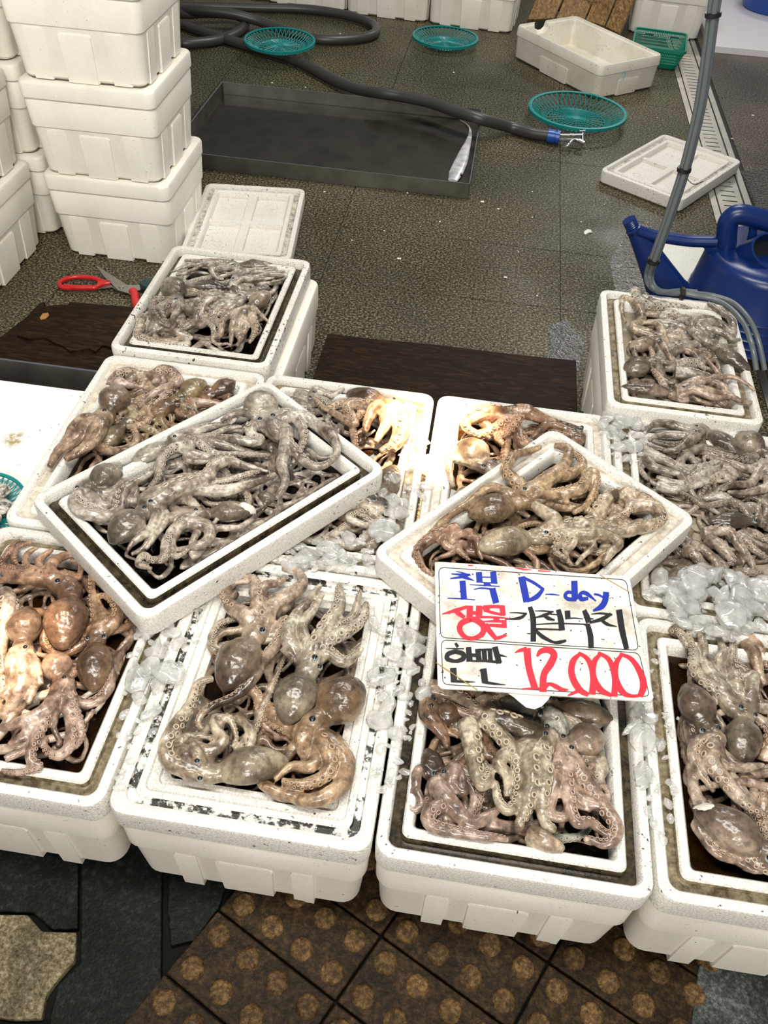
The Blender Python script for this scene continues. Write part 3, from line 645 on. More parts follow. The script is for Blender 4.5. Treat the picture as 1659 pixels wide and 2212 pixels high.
plain('handle_red', (.50, .012, .014), .35); steelmat('steel_blade', (.42, .42, .40), .35, .4)
sc = lambda x, y, z=.02: P(x * .1929, 560 + y * .1929, z)
root = empty('scissors', tuple(sc(1358, 308, 0))); tag(root, 'open kitchen scissors with red handles on the granite floor', 'scissors')
ring = [(1225, 266), (1140, 246), (1060, 216), (950, 201), (830, 201), (730, 226), (668, 266), (692, 312), (780, 324), (900, 320), (1050, 322), (1110, 296), (1160, 276), (1225, 266)]
m = MB(); pts = spline([sc(a, b, .014) for a, b in ring], 6); m.tube(pts, .0075, 10)
m.tube(spline([sc(720, 305, .016), sc(850, 318, .016), sc(1040, 318, .016)], 6), .009, 8); m.tube([sc(1100, 275, .014), sc(1235, 262, .014)], [.011, .005], 8)
sub(m, 'handle', 'handle_red', root, smooth=60)
def flatpoly(q, z0, z1):
    m = MB(); m.prism([tuple(sc(a, b, z1)[:2]) for a, b in q], z0, z1); return m
sub(flatpoly([(1070, 66), (1330, 228), (1495, 338), (1480, 420), (1440, 380), (1320, 345), (1262, 285), (1185, 215)], .013, .016), 'blade', 'steel_blade', root)
sub(flatpoly([(1230, 262), (1300, 272), (1420, 288), (1600, 288), (1640, 320), (1560, 345), (1400, 365), (1330, 360), (1250, 310), (1100, 325), (1100, 300)], .009, .012), 'blade', 'steel_blade', root)
m = MB(); q = sc(1358, 308, .016); m.loft([[(q[0] + r_ * math.cos(2 * PI * k / 20), q[1] + r_ * math.sin(2 * PI * k / 20), z) for k in range(20)] for r_, z in ((.009, .014), (.009, .018), (.006, .0195))]); sub(m, 'pivot_screw', 'steel_blade', root, smooth=40)
m = MB(); m.tube(spline([sc(1480, 350, .014), sc(1510, 400, .014), sc(1520, 470, .014), sc(1560, 560, .014), sc(1700, 640, .014)], 5), [.006] + [.0135] * 18 + [.009] * 2, 10); sub(m, 'handle', 'handle_red', root, smooth=60)
plain('cap_green', (.004, .03, .028), .35)
q = sc(1660, 290, .02); m = MB(); m.loft(lathe([(.028, 0), (.030, .004), (.030, .026), (.026, .031), (.010, .033)], 24)); tag(m.build('bottle_cap', 'cap_green', smooth=40, loc=(q[0] + .005, q[1], .0005)), 'dark green round cap on the floor beside the scissors', 'cap')

# ---------------------------------------------------------------- right side: white slab, blue watering can, tube bundle
qd = [P(a, b, .04) for a, b in ((1404, 640), (1428, 518), (1640, 540), (1720, 700))]
m = MB(); m.prism([tuple(q[:2]) for q in qd], .004, .04); tag(m.build('foam_slab', 'foam_tray', bevel=.006), 'flat white foam slab on the floor under the blue watering can', 'slab')
YC = 2.36; Z6 = lambda x, y, Y=YC: PA(1340 + x * .1923, 440 + y * .1923, 1, Y)
bc = Z6(1600, 800); bx = bc[0]
shz = Z6(1300, 420)[2]
rB = bx - Z6(985, 500)[0]
root = empty('watering_can', (bx, YC, .041)); tag(root, 'dark blue plastic watering can with a bare threaded spout, cut by the right edge', 'watering can')
zs = shz - .05
prof = [(.0, .041), (rB * 1.10, .041), (rB * 1.15, .05)]
zz = .05
while zz < zs * .66:
    prof += [(rB * (1.20 - .85 * zz), zz), (rB * (1.20 - .85 * zz) + .0025, zz + .004), (rB * (1.20 - .85 * zz), zz + .008)]; zz += .024
prof += [(rB * 1.0, zs), (rB * .975, zs + .016), (rB * .91, zs + .026), (rB * .76, zs + .033), (rB * .40, zs + .037), (.0, zs + .038)]
m = MB(); m.loft(lathe(prof, 56), False, False); m.v = [(x + bx, y + YC, z) for x, y, z in m.v]; sub(m, 'body', 'plastic_darkblue', root, smooth=60)
def webplate(poly, th=.011):
    a_ = [Z6(*q) for q in poly]; m = MB(); m.loft([[q + (0, -th, 0) for q in a_], [q + (0, th, 0) for q in a_]]); return m
cl = [(530, 985, .060), (420, 770, .047), (310, 560, .036), (215, 390, .027), (140, 280, .0195)]
m = MB(); pts = spline([Z6(a, b) for a, b, _ in cl], 5); m.tube(pts, list(np.interp(np.linspace(0, 4, len(pts)), range(5), [q[2] * .62 for q in cl])), 18, 0, 1.6)
base = Z6(700, 1250); m.tube([base, Z6(530, 985)], [.046, .0375], 18, 0, 1.6)
sub(m, 'spout', 'plastic_darkblue', root, smooth=60)
m = MB(); a_, b_ = Z6(150, 290), Z6(95, 180); dd = b_ - a_; n = 13
m.tube([a_ + dd * (k / (n - 1)) for k in range(n)], [.022, .022, .018] + [.0195 if k % 2 else .0175 for k in range(n - 3)], 20); sub(m, 'threaded_neck', 'plastic_darkblue', root, smooth=40)
m = MB(); pts = spline([Z6(190, 300), Z6(350, 352), Z6(600, 395), Z6(800, 420), Z6(1080, 425)], 5); m.tube(pts, .018, 12, 0, .9)
w_ = webplate([(215, 300), (350, 320), (365, 410), (360, 480), (380, 500), (335, 600), (260, 420)], .008); b0 = len(m.v); m.v += w_.v; m.f += [tuple(i + b0 for i in f_) for f_ in w_.f]; m.mi += w_.mi
w_ = webplate([(890, 440), (1090, 420), (1050, 640), (965, 540), (940, 490)], .010); b0 = len(m.v); m.v += w_.v; m.f += [tuple(i + b0 for i in f_) for f_ in w_.f]; m.mi += w_.mi
sub(m, 'spout_strut', 'plastic_darkblue', root, smooth=50)
m = MB(); pts = spline([Z6(1190, 470), Z6(1195, 330), Z6(1215, 205), Z6(1290, 130), Z6(1400, 128), Z6(1700, 210), Z6(1950, 290), Z6(2060, 400), Z6(2060, 560)], 6); m.tube(pts, .026, 14, 0, 1.1)
m.tube([Z6(1500, 190), Z6(1490, 300), Z6(1470, 470)], [.014, .011, .016], 12)
sub(m, 'carry_handle', 'plastic_darkblue', root, smooth=60)
plain('mouth_black', (.003, .004, .008), .5)
oc = Z6(1690, 585, YC - .05); nn = np.array([.25, -.62, .75]); nn /= np.linalg.norm(nn); ua = np.array([.95, .1, -.2]); ua -= nn * (ua @ nn); ua /= np.linalg.norm(ua); ub = np.cross(nn, ua)
def ringp(r1, r2, off, n=30): return [oc + ua * r1 * math.cos(2 * PI * k / n) + ub * r2 * math.sin(2 * PI * k / n) + nn * off for k in range(n)]
m = MB(); m.loft([ringp(.085, .060, -.05), ringp(.080, .056, .028), ringp(.074, .050, .028), ringp(.070, .046, -.01)], True, False, None, 0); m.loft([ringp(.070, .046, -.01), ringp(.02, .01, -.012)], False, True, None, 1); m.v = m.v
o = m.build('filling_mouth', ['plastic_darkblue', 'mouth_black'], smooth=40); o.parent = root; o.matrix_parent_inverse = Matrix.Translation(-root.location)

t = NT('tube_grey'); t.set(Base_Color=(.13, .15, .16), Roughness=.3, Transmission_Weight=.15)
plain('tie_black', (.008, .008, .008), .4)
bend = P(1403, 602, .325); YB = bend[1]
path = [PA(1556, -40, 1, YB), PA(1545, 0, 1, YB), PA(1530, 110, 1, YB), PA(1514, 220, 1, YB), PA(1494, 310, 1, YB), PA(1478, 370, 1, YB), PA(1462, 420, 1, YB), PA(1438, 490, 1, YB), PA(1413, 560, 1, YB), P(1402, 596, .325), P(1408, 618, .318), P(1428, 630, .304), P(1470, 634, .2985), P(1505, 637, .2985)]
root = empty('tube_bundle', tuple(P(1470, 634, .29))); tag(root, 'bundle of grey air tubes with black ties hanging down to the raised right tray', 'tube')
dirs = [(0.0065, 0, 0), (-.0065, .002, 0), (0, -.008, .003)]
tails = [[P(1545, 640, .2985), P(1585, 655, .2985), P(1618, 690, .292), P(1638, 735, .270), P(1652, 800, .22)], [P(1540, 646, .2985), P(1575, 664, .2985), P(1606, 698, .296), P(1624, 745, .2985), P(1634, 800, .26)], None]
for dvec, tl in zip(dirs, tails):
    dv = np.array(dvec); base_ = [q + dv for q in path]
    base_[-2] = path[-2] + (dv[0], abs(dv[1]), abs(dv[2])); base_[-1] = path[-1] + (dv[0], abs(dv[1]) + dv[0], abs(dv[2]))
    if tl: base_ += tl
    m = MB(); pts = spline(base_, 8); m.tube(pts, .0068, 10); sub(m, 'tube', 'tube_grey', root, smooth=60)
for (pa, pb) in ((PA(1541, 26, 1, YB), PA(1540, 36, 1, YB)), (PA(1479, 362, 1, YB), PA(1477, 370, 1, YB)), (PA(1413, 560, 1, YB), PA(1410, 568, 1, YB)), (P(1470, 634, .304), P(1477, 634.5, .304))):
    m = MB(); m.tube([pa, pb], .0165, 14); sub(m, 'cable_tie', 'tie_black', root, smooth=40)
m = MB(); m.tube(spline([PA(1478, 368, 1, YB), PA(1486, 388, 1, YB - .01), PA(1500, 398, 1, YB - .015), PA(1520, 392, 1, YB - .01)], 6), .0012, 5); sub(m, 'tie_tail', 'tie_black', root)

# ---------------------------------------------------------------- price card
t = NT('card_white'); v = t.coords('Object', False)
c = t.mix(t.ramp(t.noise(v, 16, 5, .7), [(.44, 0), (.68, .85)]), (.80, .78, .73), (.38, .33, .25))
sp = t.ramp(t.noise(v, 130, 2), [(.68, 0), (.71, 1)]); c = t.mix(sp, c, (.08, .07, .055)); t.set(Base_Color=c, Roughness=.35)
plain('ink_blue', (.004, .024, .33), .35); plain('ink_red', (.78, .025, .045), .35); plain('ink_black', (.010, .010, .012), .35); plain('card_line', (.015, .015, .015), .5)
plain('thread_gold', (.40, .28, .05), .5); plain('stake_white', (.74, .71, .65), .35)
cTL, cTR, cBL = P(943, 1213, .346), P(1366, 1252, .346), P(945, 1486, .322)
cn = np.cross(cTR - cTL, cBL - cTL); cn /= np.linalg.norm(cn); cn = cn if cn[2] > 0 else -cn
def onc(sx, sy, off=0):       # point of the card under a position of the traced lettering
    px, py = 930 + sx * .30139, 1205 + sy * .30139
    d = R @ np.array([px - CX, py - CY, F]); o_ = np.array([0, 0, H]); tt_ = ((cTL - o_) @ cn) / (d @ cn); return o_ + d * tt_ + cn * off
root = empty('price_card', tuple(onc(800, 950))); tag(root, 'white handwritten price card with blue, red and black brush lettering', 'sign')
out = [(30, 30), (60, 26), (400, 48), (800, 82), (1100, 112), (1400, 128), (1430, 150), (1480, 420), (1540, 700), (1600, 1000), (1580, 1030), (1200, 1005), (800, 980), (400, 952), (80, 936), (52, 910), (40, 500)]
m = MB(); m.loft([[onc(a, b, -.0045) for a, b in out], [onc(a, b, 0) for a, b in out]]); sub(m, 'card', 'card_white', root, bevel=.0012)
stk = [(560, 960), (600, 985), (640, 1020), (690, 1060), (750, 1074), (805, 1052), (850, 1005), (870, 970), (860, 800), (620, 790)]
m = MB(); m.loft([[onc(a, b, -.0075) for a, b in stk], [onc(a, b, -.005) for a, b in stk]]); sub(m, 'holder_clip', 'stake_white', root, bevel=.001)
def ribbon(m, pts, ws, off=.0006, n=7):
    pts = [np.array(p, float) for p in pts]; ws = [ws] * len(pts) if not hasattr(ws, '__len__') else list(ws)
    if len(ws) < len(pts): ws = list(np.interp(np.linspace(0, 1, len(pts)), np.linspace(0, 1, len(ws)), ws))
    if len(pts) > 2:
        sp_ = spline(pts, n); ws = np.interp(np.linspace(0, 1, len(sp_)), np.linspace(0, 1, len(ws)), ws); pts = sp_
    b = len(m.v)
    for i, p in enumerate(pts):
        t_ = pts[min(i + 1, len(pts) - 1)] - pts[max(i - 1, 0)]; t_ = t_ / (np.linalg.norm(t_) + 1e-9); nn_ = np.array([-t_[1], t_[0]]) * ws[i] / 2
        m.v += [tuple(onc(*(p + nn_), off)), tuple(onc(*(p - nn_), off))]
    for i in range(len(pts) - 1): m.f.append((b + 2 * i, b + 2 * i + 1, b + 2 * i + 3, b + 2 * i + 2)); m.mi.append(0)
def strokes(name, mat, lst, off=.0006):
    m = MB()
    for k, (pts, ws) in enumerate(lst): ribbon(m, pts, ws, off + k * .00003)
    return sub(m, name, mat, root)
strokes('blue_lettering', 'ink_blue', [
 ([(182, 98), (235, 110), (290, 128)], [5, 11, 5]), ([(148, 116), (210, 121), (285, 122)], [7, 16, 14]), ([(278, 124), (220, 138), (140, 150)], [14, 20, 8]), ([(205, 134), (255, 145), (312, 164)], [12, 24, 5]),
 ([(228, 165), (240, 300)], 44), ([(122, 290), (240, 296), (320, 303)], [6, 9, 7]),
 ([(346, 104), (352, 178)], 44), ([(448, 100), (456, 180)], 44), ([(370, 139), (440, 141)], 8), ([(326, 172), (400, 180), (480, 182)], [6, 9, 9]), ([(402, 178), (405, 204)], 44), ([(280, 195), (390, 200), (496, 207)], [5, 8, 6]),
 ([(308, 229), (360, 219), (440, 225)], [4, 12, 12]), ([(442, 220), (470, 326)], 46),
 ])
strokes('blue_lettering', 'ink_blue', [
 ([(652, 136), (690, 318)], 50), ([(668, 144), (740, 180), (812, 230)], [20, 22, 20]), ([(806, 226), (760, 280), (690, 312)], [24, 36, 22]), ([(822, 263), (870, 263), (924, 269)], [6, 12, 5]),
 ([(1030, 166), (1034, 300)], 46), ([(1030, 255), (985, 248), (964, 272), (985, 296), (1046, 300)], [20, 24, 24, 28, 26]), ([(1050, 288), (1085, 252), (1125, 262), (1185, 311)], [18, 26, 30, 7]), ([(1070, 262), (1080, 296), (1130, 292)], [26, 34, 22]),
 ([(1170, 261), (1205, 268), (1240, 286)], [14, 16, 12]), ([(1258, 246), (1250, 310), (1222, 352), (1164, 382)], [44, 44, 42, 14])])
strokes('red_lettering', 'ink_red', [
 ([(262, 352), (180, 378), (82, 405)], [22, 30, 7]), ([(170, 378), (205, 402), (245, 430)], [26, 36, 24]), ([(282, 344), (280, 430)], 46), ([(300, 396), (350, 398)], 26), ([(350, 344), (346, 430)], 48),
 ([(290, 440), (222, 470), (210, 520), (250, 570), (310, 578), (370, 545), (378, 490), (330, 450), (280, 438)], [40, 42, 40, 32, 30, 40, 46, 44, 36]),
 ([(378, 355), (460, 350), (532, 356)], [26, 24, 26]), ([(512, 348), (520, 416)], 40), ([(384, 378), (450, 396), (530, 412)], [16, 22, 16]), ([(392, 348), (405, 384)], 46), ([(340, 425), (460, 428), (562, 436)], [18, 16, 7]), ([(470, 426), (474, 462)], 44),
 ([(376, 458), (450, 456), (545, 458)], [6, 18, 20]), ([(525, 450), (530, 500)], 34), ([(372, 484), (450, 486), (546, 492)], [14, 24, 28]), ([(390, 478), (425, 530), (472, 585)], [40, 38, 30]), ([(455, 584), (490, 575), (543, 555)], [12, 26, 18]),
 ])
strokes('red_lettering', 'ink_red', [
 ([(604, 682), (640, 665), (690, 654)], [6, 22, 34]), ([(690, 648), (705, 790), (748, 940)], [54, 48, 48]), ([(654, 942), (720, 938), (782, 938)], [10, 16, 16]),
 ([(762, 708), (790, 672), (845, 662), (884, 695), (860, 760), (812, 840), (806, 962)], [16, 38, 46, 50, 54, 48, 52]), ([(800, 938), (850, 906), (900, 925), (940, 945), (986, 948)], [50, 24, 34, 28, 10]),
 ([(1050, 960), (1020, 972), (984, 990)], [24, 22, 10]),
 ([(1075, 684), (1020, 745), (1012, 840), (1062, 940), (1130, 985)], [20, 46, 48, 48, 30]), ([(1060, 680), (1130, 735), (1165, 850), (1158, 980)], [20, 36, 44, 50]),
 ([(1225, 682), (1172, 750), (1165, 850), (1215, 945), (1300, 990)], [20, 42, 46, 48, 24]), ([(1200, 680), (1280, 735), (1320, 860), (1316, 996)], [20, 36, 44, 46]),
 ([(1375, 688), (1330, 760), (1325, 860), (1372, 960), (1440, 992), (1520, 985)], [20, 42, 46, 46, 24, 20]), ([(1355, 688), (1440, 730), (1505, 830), (1525, 920), (1500, 996)], [18, 34, 46, 52, 40])], .0007)
strokes('black_lettering', 'ink_black', [
 ([(565, 394), (625, 395), (690, 402)], [5, 10, 14]), ([(688, 398), (640, 432), (532, 442)], [16, 24, 5]), ([(712, 352), (735, 440), (736, 602)], [32, 42, 40]),
 ([(745, 382), (810, 382), (882, 388)], [6, 12, 8]), ([(875, 386), (820, 412), (748, 430)], [12, 26, 8]), ([(800, 408), (845, 435), (890, 448)], [18, 28, 10]), ([(850, 404), (915, 410)], 10), ([(915, 372), (932, 440), (942, 522)], [34, 42, 44]),
 ([(742, 480), (900, 472), (1130, 478)], [7, 11, 9]), ([(742, 512), (840, 514), (945, 517)], [14, 12, 12]), ([(738, 508), (800, 565), (880, 606), (930, 605), (972, 594)], [20, 30, 18, 26, 16]),
 ([(980, 380), (984, 440)], 40), ([(965, 438), (1030, 434), (1092, 440)], [10, 10, 6]), ([(1100, 378), (1118, 420), (1134, 466)], [30, 42, 40]), ([(1130, 436), (1168, 440)], [16, 6]), ([(1100, 482), (1140, 482)], 12), ([(1124, 476), (1145, 560), (1150, 650)], [34, 42, 38]),
 ([(1150, 406), (1220, 400), (1302, 410)], [5, 14, 14]), ([(1292, 404), (1230, 440), (1140, 467)], [22, 30, 16]), ([(1215, 440), (1265, 478), (1334, 495)], [20, 24, 5]), ([(1350, 374), (1372, 520), (1405, 656)], [44, 44, 36]),
 ])
strokes('black_lettering', 'ink_black', [
 ([(178, 612), (196, 640)], [20, 22]), ([(108, 650), (170, 652), (240, 652)], [5, 10, 9]), ([(180, 672), (128, 690), (120, 725), (178, 742), (232, 725), (232, 690), (175, 672)], [30, 34, 34, 24, 36, 36, 30]), ([(272, 642), (280, 745)], [38, 46]), ([(290, 696), (330, 696)], 18),
 ([(320, 664), (440, 658)], 16), ([(338, 655), (348, 748)], 40), ([(382, 655), (390, 748)], 36), ([(424, 655), (430, 748)], 34), ([(290, 742), (400, 742), (505, 752)], [10, 18, 18]), ([(460, 640), (492, 758)], 42), ([(490, 700), (515, 704), (548, 712)], [20, 14, 4]), ([(300, 700), (345, 702)], 24),
 ([(162, 792), (168, 890)], 46), ([(148, 884), (230, 890), (322, 892)], [20, 18, 4]), ([(378, 796), (390, 896)], 46), ([(372, 890), (450, 904), (538, 912)], [22, 18, 4])], .0008)
def rr_path(TL_, TR_, BR_, BL_, r_):
    c = [np.array(q, float) for q in (TL_, TR_, BR_, BL_)]; out = []
    for i in range(4):
        p, q, n_ = c[i - 1], c[i], c[(i + 1) % 4]; a = q + (p - q) / np.linalg.norm(p - q) * r_; b = q + (n_ - q) / np.linalg.norm(n_ - q) * r_
        out += [(1 - t_) ** 2 * a + 2 * t_ * (1 - t_) * q + t_ * t_ * b for t_ in np.linspace(0, 1, 6)]
    return out + [out[0]]
m = MB()
for pth in (rr_path((58, 68), (1402, 158), (1492, 664), (72, 572), 42), rr_path((78, 588), (1494, 682), (1570, 996), (88, 908), 42)):
    for i in range(len(pth) - 1): ribbon(m, [pth[i], pth[i + 1]], 5.5, .0004)
sub(m, 'border_line', 'card_line', root)
for qa, qb in (((1212, 126), (1425, 250)), ((40, 755), (335, 950))):
    m = MB(); m.tube([onc(*qa, .0015), onc(*qb, .0015)], .0007, 5); sub(m, 'gold_thread', 'thread_gold', root)
strokes('red_edge_smear', 'ink_red', [([(600, 72), (660, 82), (725, 88)], [4, 14, 4]), ([(770, 94), (860, 97)], [10, 7]), ([(270, 56), (305, 56)], [10, 8])], .0005)

# ---------------------------------------------------------------- octopuses
def crop(ox, oy, s): return lambda q: (ox + q[0] * s, oy + q[1] * s)
CROP = {'z5': crop(0, 500, .4340), 'z6': crop(0, 780, .5184), 'z7': crop(560, 780, .4822), 'q1': crop(0, 1100, .3616), 'q2': crop(200, 1200, .4099),
        'q3': crop(780, 1200, .4219), 'q4': crop(1300, 860, .2440), 'q5': crop(1360, 1250, .3390), 'q6': crop(780, 900, .4702), 'z4': crop(1150, 420, .3068)}
_tor = []
for k in range(9):
    for j in range(5):
        a_, b_ = 2 * PI * k / 9, 2 * PI * j / 5; _tor.append(((1 + .38 * math.cos(b_)) * math.cos(a_), (1 + .38 * math.cos(b_)) * math.sin(a_), .38 * math.sin(b_)))
_tor = np.array(_tor); _torf = [(k * 5 + j, ((k + 1) % 9) * 5 + j, ((k + 1) % 9) * 5 + (j + 1) % 5, k * 5 + (j + 1) % 5) for k in range(9) for j in range(5)]
_dsc = np.array([(.80 * math.cos(2 * PI * k / 9), .80 * math.sin(2 * PI * k / 9), .12) for k in range(9)])
VOX = .0021
for nm_, sc_ in (('skin_lumps', .028), ('skin_fine', .007)):
    tx = bpy.data.textures.new(nm_, 'CLOUDS'); tx.noise_scale = sc_; tx.noise_depth = 2
def arm_auto(start, ang, length, bounds, seed):
    r_ = random.Random(seed); cx_, cy_, w, d, rz = bounds; ca, sa = math.cos(-rz), math.sin(-rz)
    def loc(p): dx, dy = p[0] - cx_, p[1] - cy_; return dx * ca - dy * sa, dx * sa + dy * ca
    p = np.array(start[:2]); out = [p.copy()]; n = 14; st = length / n; curl = r_.uniform(-.3, .3)
    for k in range(n):
        curl += r_.uniform(-.32, .32); curl = max(-.75, min(.75, curl)); ang += curl
        for tr in range(12):
            q = p + st * np.array([math.cos(ang), math.sin(ang)]); lx, ly = loc(q)
            if abs(lx) < w / 2 - .066 and abs(ly) < d / 2 - .066: break
            ang += .5 if curl > 0 else -.5
        else:
            q = p + (np.array([cx_, cy_]) - p) * .12
        p = q; out.append(p.copy())
    return out
NOCT = 0
def surf(cl, off, r):          # height of the skin at a spot
    d2 = ((cl[:, :2] - off) ** 2).sum(1); k = d2 < (r * 1.1) ** 2
    return float(np.percentile(cl[k, 2], 85)) if k.any() else float(cl[d2.argmin(), 2])
plain('patch_white', (.72, .68, .60), .3)
def octopus(box, cr, tip, neck, wpx, arms, label, tone=(1, 1, 1), layer=0, eyes=None, auto=None, hide=False, group=None, dz=0.0, ang=None, patch=None):
    """one octopus: mantle from tip to neck, head with two eyes, arms traced where the photo shows them and curled away below elsewhere"""
    global NOCT; NOCT += 1
    rc, zt = TR[box]; f = CROP[cr]; zp = zt - .010 + dz
    zb = zt - .034 + layer * .006 + dz                       # floor of this animal's layer
    s = f((1, 0))[0] - f((0, 0))[0]
    W3 = lambda q: P(*f(q), zp)
    T, N = W3(tip), W3(neck); dirv = N - T; Lm = np.linalg.norm(dirv); dirv /= Lm
    mpp = depth_at((T + N) / 2) / F                        # metres per photo pixel here
    Rm = wpx * s * mpp / 2; side = np.array([-dirv[1], dirv[0], 0])
    fl = .80
    zc = zb + Rm * fl * (.55 if hide else .88)
    mb = MB()
    # mantle and head: one surface of revolution, sagging flat
    hl = Rm * .95; L = Lm + hl; nseg = 26; rings = []
    for k in range(nseg + 1):
        u = k / nseg; x_ = u * L
        if x_ <= Lm:
            q = x_ / Lm; rr = Rm * (math.sin(min(1, q * 1.62) * PI / 2) ** .62 if q < .617 else 1.0 - .52 * ((q - .617) / .383) ** 1.7)
        else:
            q = (x_ - Lm) / hl; rr = Rm * (.48 + .10 * math.sin(q * PI))
        rr = max(rr, .0006); c = T + dirv * x_; zz = zc - (Rm - rr) * .25 * fl
        rings.append([c * (1, 1, 0) + side * rr * math.cos(2 * PI * j / 20) + np.array([0, 0, zz + fl * rr * math.sin(2 * PI * j / 20)]) for j in range(20)])
    mb.loft(rings)
    Hc = N + dirv * hl * .45; CR_ = N + dirv * hl * 1.0
    hang = math.atan2(dirv[1], dirv[0])
    paths = []
    for i, a in enumerate(arms):
        pts, wa = a[0], a[1]; sk = len(a) > 2 and a[2]
        q = [W3(p) for p in pts]; ra = min(.019, wa * s * mpp / 2 * (1.3 if wa < 90 else 1.1))
        if np.linalg.norm(q[0] - CR_) < 5.5 * Rm and not hide: q = [CR_ * .75 + N * .25] + q
        sp_ = spline(q, 7); paths.append((sp_, ra, sk, layer * .5 + 1.2 + .55 * ((i * 5) % 4), False))
    nauto = max(0, 8 - len(arms)) if auto is None else auto
    sizes = [p[1] for p in paths] or [Rm * .3]; ra0 = min(.0105, max(.0062, float(np.median(sizes)) * .85))
    for i in range(nauto):
        ang = hang + (i - (nauto - 1) / 2) * ((ang or 2.4) / max(1, nauto)) + random.uniform(-.2, .2)
        q = [np.array([*p, zp]) for p in arm_auto(CR_, ang, .34 if ang else min(.30, .12 + Rm * 3.2), rc, 1000 * NOCT + i)]
        paths.append((spline(q, 4), ra0, i % 2 == 0, .25 * (i % 3), True))
    suck = []
    for sp_, ra, sk, lay, au in paths:
        n = len(sp_); ds = [0]
        for i in range(1, n): ds.append(ds[-1] + np.linalg.norm(sp_[i] - sp_[i - 1]))
        ds = np.array(ds); u = ds / ds[-1]; ph = random.uniform(0, 6.28)
        rad = np.maximum(ra * (1 - .66 * u ** 1.8), .0036); rad = rad * (1.18 - .18 * np.minimum(1, u * 4)) if not au else rad
        pts = []
        for i in range(n):
            rise = lay * .0052 * min(1, u[i] * 3.5) + .0028 * math.sin(ph + ds[i] * 55) * min(1, u[i] * 4)
            z0 = zb + rad[i] * .9 + rise
            if i < 3: z0 = max(z0, zc - Rm * .15 * (3 - i) / 3)
            pts.append(np.array([sp_[i][0], sp_[i][1], z0]))
        mb.tube(pts, list(rad), 9)
        if np.linalg.norm(pts[0] - CR_) > .01: mb.tube([np.array([CR_[0], CR_[1], zb + .004]), np.array([pts[0][0], pts[0][1], zb + .004]), pts[min(2, n - 1)]], .0042, 7)
        if sk and not (hide and au):
            pos, row = 0.16 * ds[-1] if not hide else .02, 0; sd = 1 if random.random() < .5 else -1
            while pos < ds[-1] * .97:
                i = min(n - 2, max(0, int(np.searchsorted(ds, pos)) - 1)); w_ = (pos - ds[i]) / max(1e-6, ds[i + 1] - ds[i]); c = pts[i] * (1 - w_) + pts[i + 1] * w_; rr = rad[i]
                t_ = pts[i + 1] - pts[i]; t_ /= np.linalg.norm(t_) + 1e-9; sv = np.array([-t_[1], t_[0], 0]); sv /= np.linalg.norm(sv) + 1e-9
                phi = sd * (.45 if row % 2 else 1.15); nrm = sv * math.sin(phi) + np.array([0, 0, 1.0]) * math.cos(phi); nrm -= t_ * (nrm @ t_); nrm /= np.linalg.norm(nrm)
                rs = rr * .31; suck.append((c + nrm * (rr * .95), nrm, t_, rs)); row += 1; pos += max(.0026, rr * .60)
    # one continuous body: weld mantle, head and arms together
    o0 = mb.build('tmp', 'octopus_skin')
    rm_ = o0.modifiers.new('r', 'REMESH'); rm_.mode = 'VOXEL'; rm_.voxel_size = VOX; rm_.use_smooth_shade = True
    for tx, st in (('skin_lumps', .0045), ('skin_fine', .0012)):
        dm = o0.modifiers.new('d', 'DISPLACE'); dm.texture = bpy.data.textures[tx]; dm.strength = st; dm.mid_level = .5; dm.texture_coords = 'GLOBAL'
    sm = o0.modifiers.new('s', 'SMOOTH'); sm.factor = .5; sm.iterations = 2
    dg = bpy.context.evaluated_depsgraph_get(); me = bpy.data.meshes.new_from_object(o0.evaluated_get(dg)); bpy.data.objects.remove(o0, do_unlink=True)
    nv = len(me.vertices); co = np.empty(nv * 3); me.vertices.foreach_get('co', co); co = co.reshape(-1, 3)
    ax = np.clip((co - T) @ dirv, 0, L * .93); dist = np.linalg.norm((co - (T + np.outer(ax, dirv)))[:, :2], axis=1)
    mant = np.clip((1.22 * Rm - dist) / (.22 * Rm), 0, 1) * np.clip((co[:, 2] - (zb + Rm * .2)) / (.3 * Rm), 0, 1) * np.clip((L - (co - T) @ dirv) / (.4 * Rm), 0, 1)
    # add suckers to the same mesh
    nf = len(me.polygons); fv = np.empty(len(me.loops), np.int32); me.loops.foreach_get('vertex_index', fv)
    lt = np.empty(nf, np.int32); me.polygons.foreach_get('loop_total', lt); ls = np.empty(nf, np.int32); me.polygons.foreach_get('loop_start', ls)
    faces = [tuple(fv[a:a + b]) for a, b in zip(ls, lt)]; verts = [co]; mi = [0] * nf; base = nv
    for c, nrm, t_, rs in suck:
        b_ = np.cross(nrm, t_); M_ = np.stack([t_, b_, nrm]) * rs
        verts.append(_tor @ M_ + c); faces += [tuple(i + base for i in q) for q in _torf]; mi += [1] * len(_torf); base += len(_tor)
        verts.append(_dsc @ M_ + c); faces.append(tuple(base + k for k in range(9))); mi.append(2); base += 9
    co = np.concatenate(verts); org = np.array([Hc[0], Hc[1], zb])
    mesh = bpy.data.meshes.new('octopus'); mesh.from_pydata((co - org).tolist(), [], faces); bpy.data.meshes.remove(me)
    for k in ('octopus_skin', 'sucker_pale', 'sucker_hole'): mesh.materials.append(MAT[k])
    mesh.polygons.foreach_set('material_index', mi); mesh.polygons.foreach_set('use_smooth', [True] * len(mi))
    at = mesh.attributes.new('mantle', 'FLOAT', 'POINT'); vals = np.zeros(len(co), np.float32); vals[:nv] = mant; at.data.foreach_set('value', vals); mesh.update()
    o = bpy.data.objects.new('octopus', mesh); COL.objects.link(o); o.location = org; o.color = (tone[0] * .80, tone[1] * .79, tone[2] * .76, 1)
    tag(o, label, 'octopus', group or GRP[box])
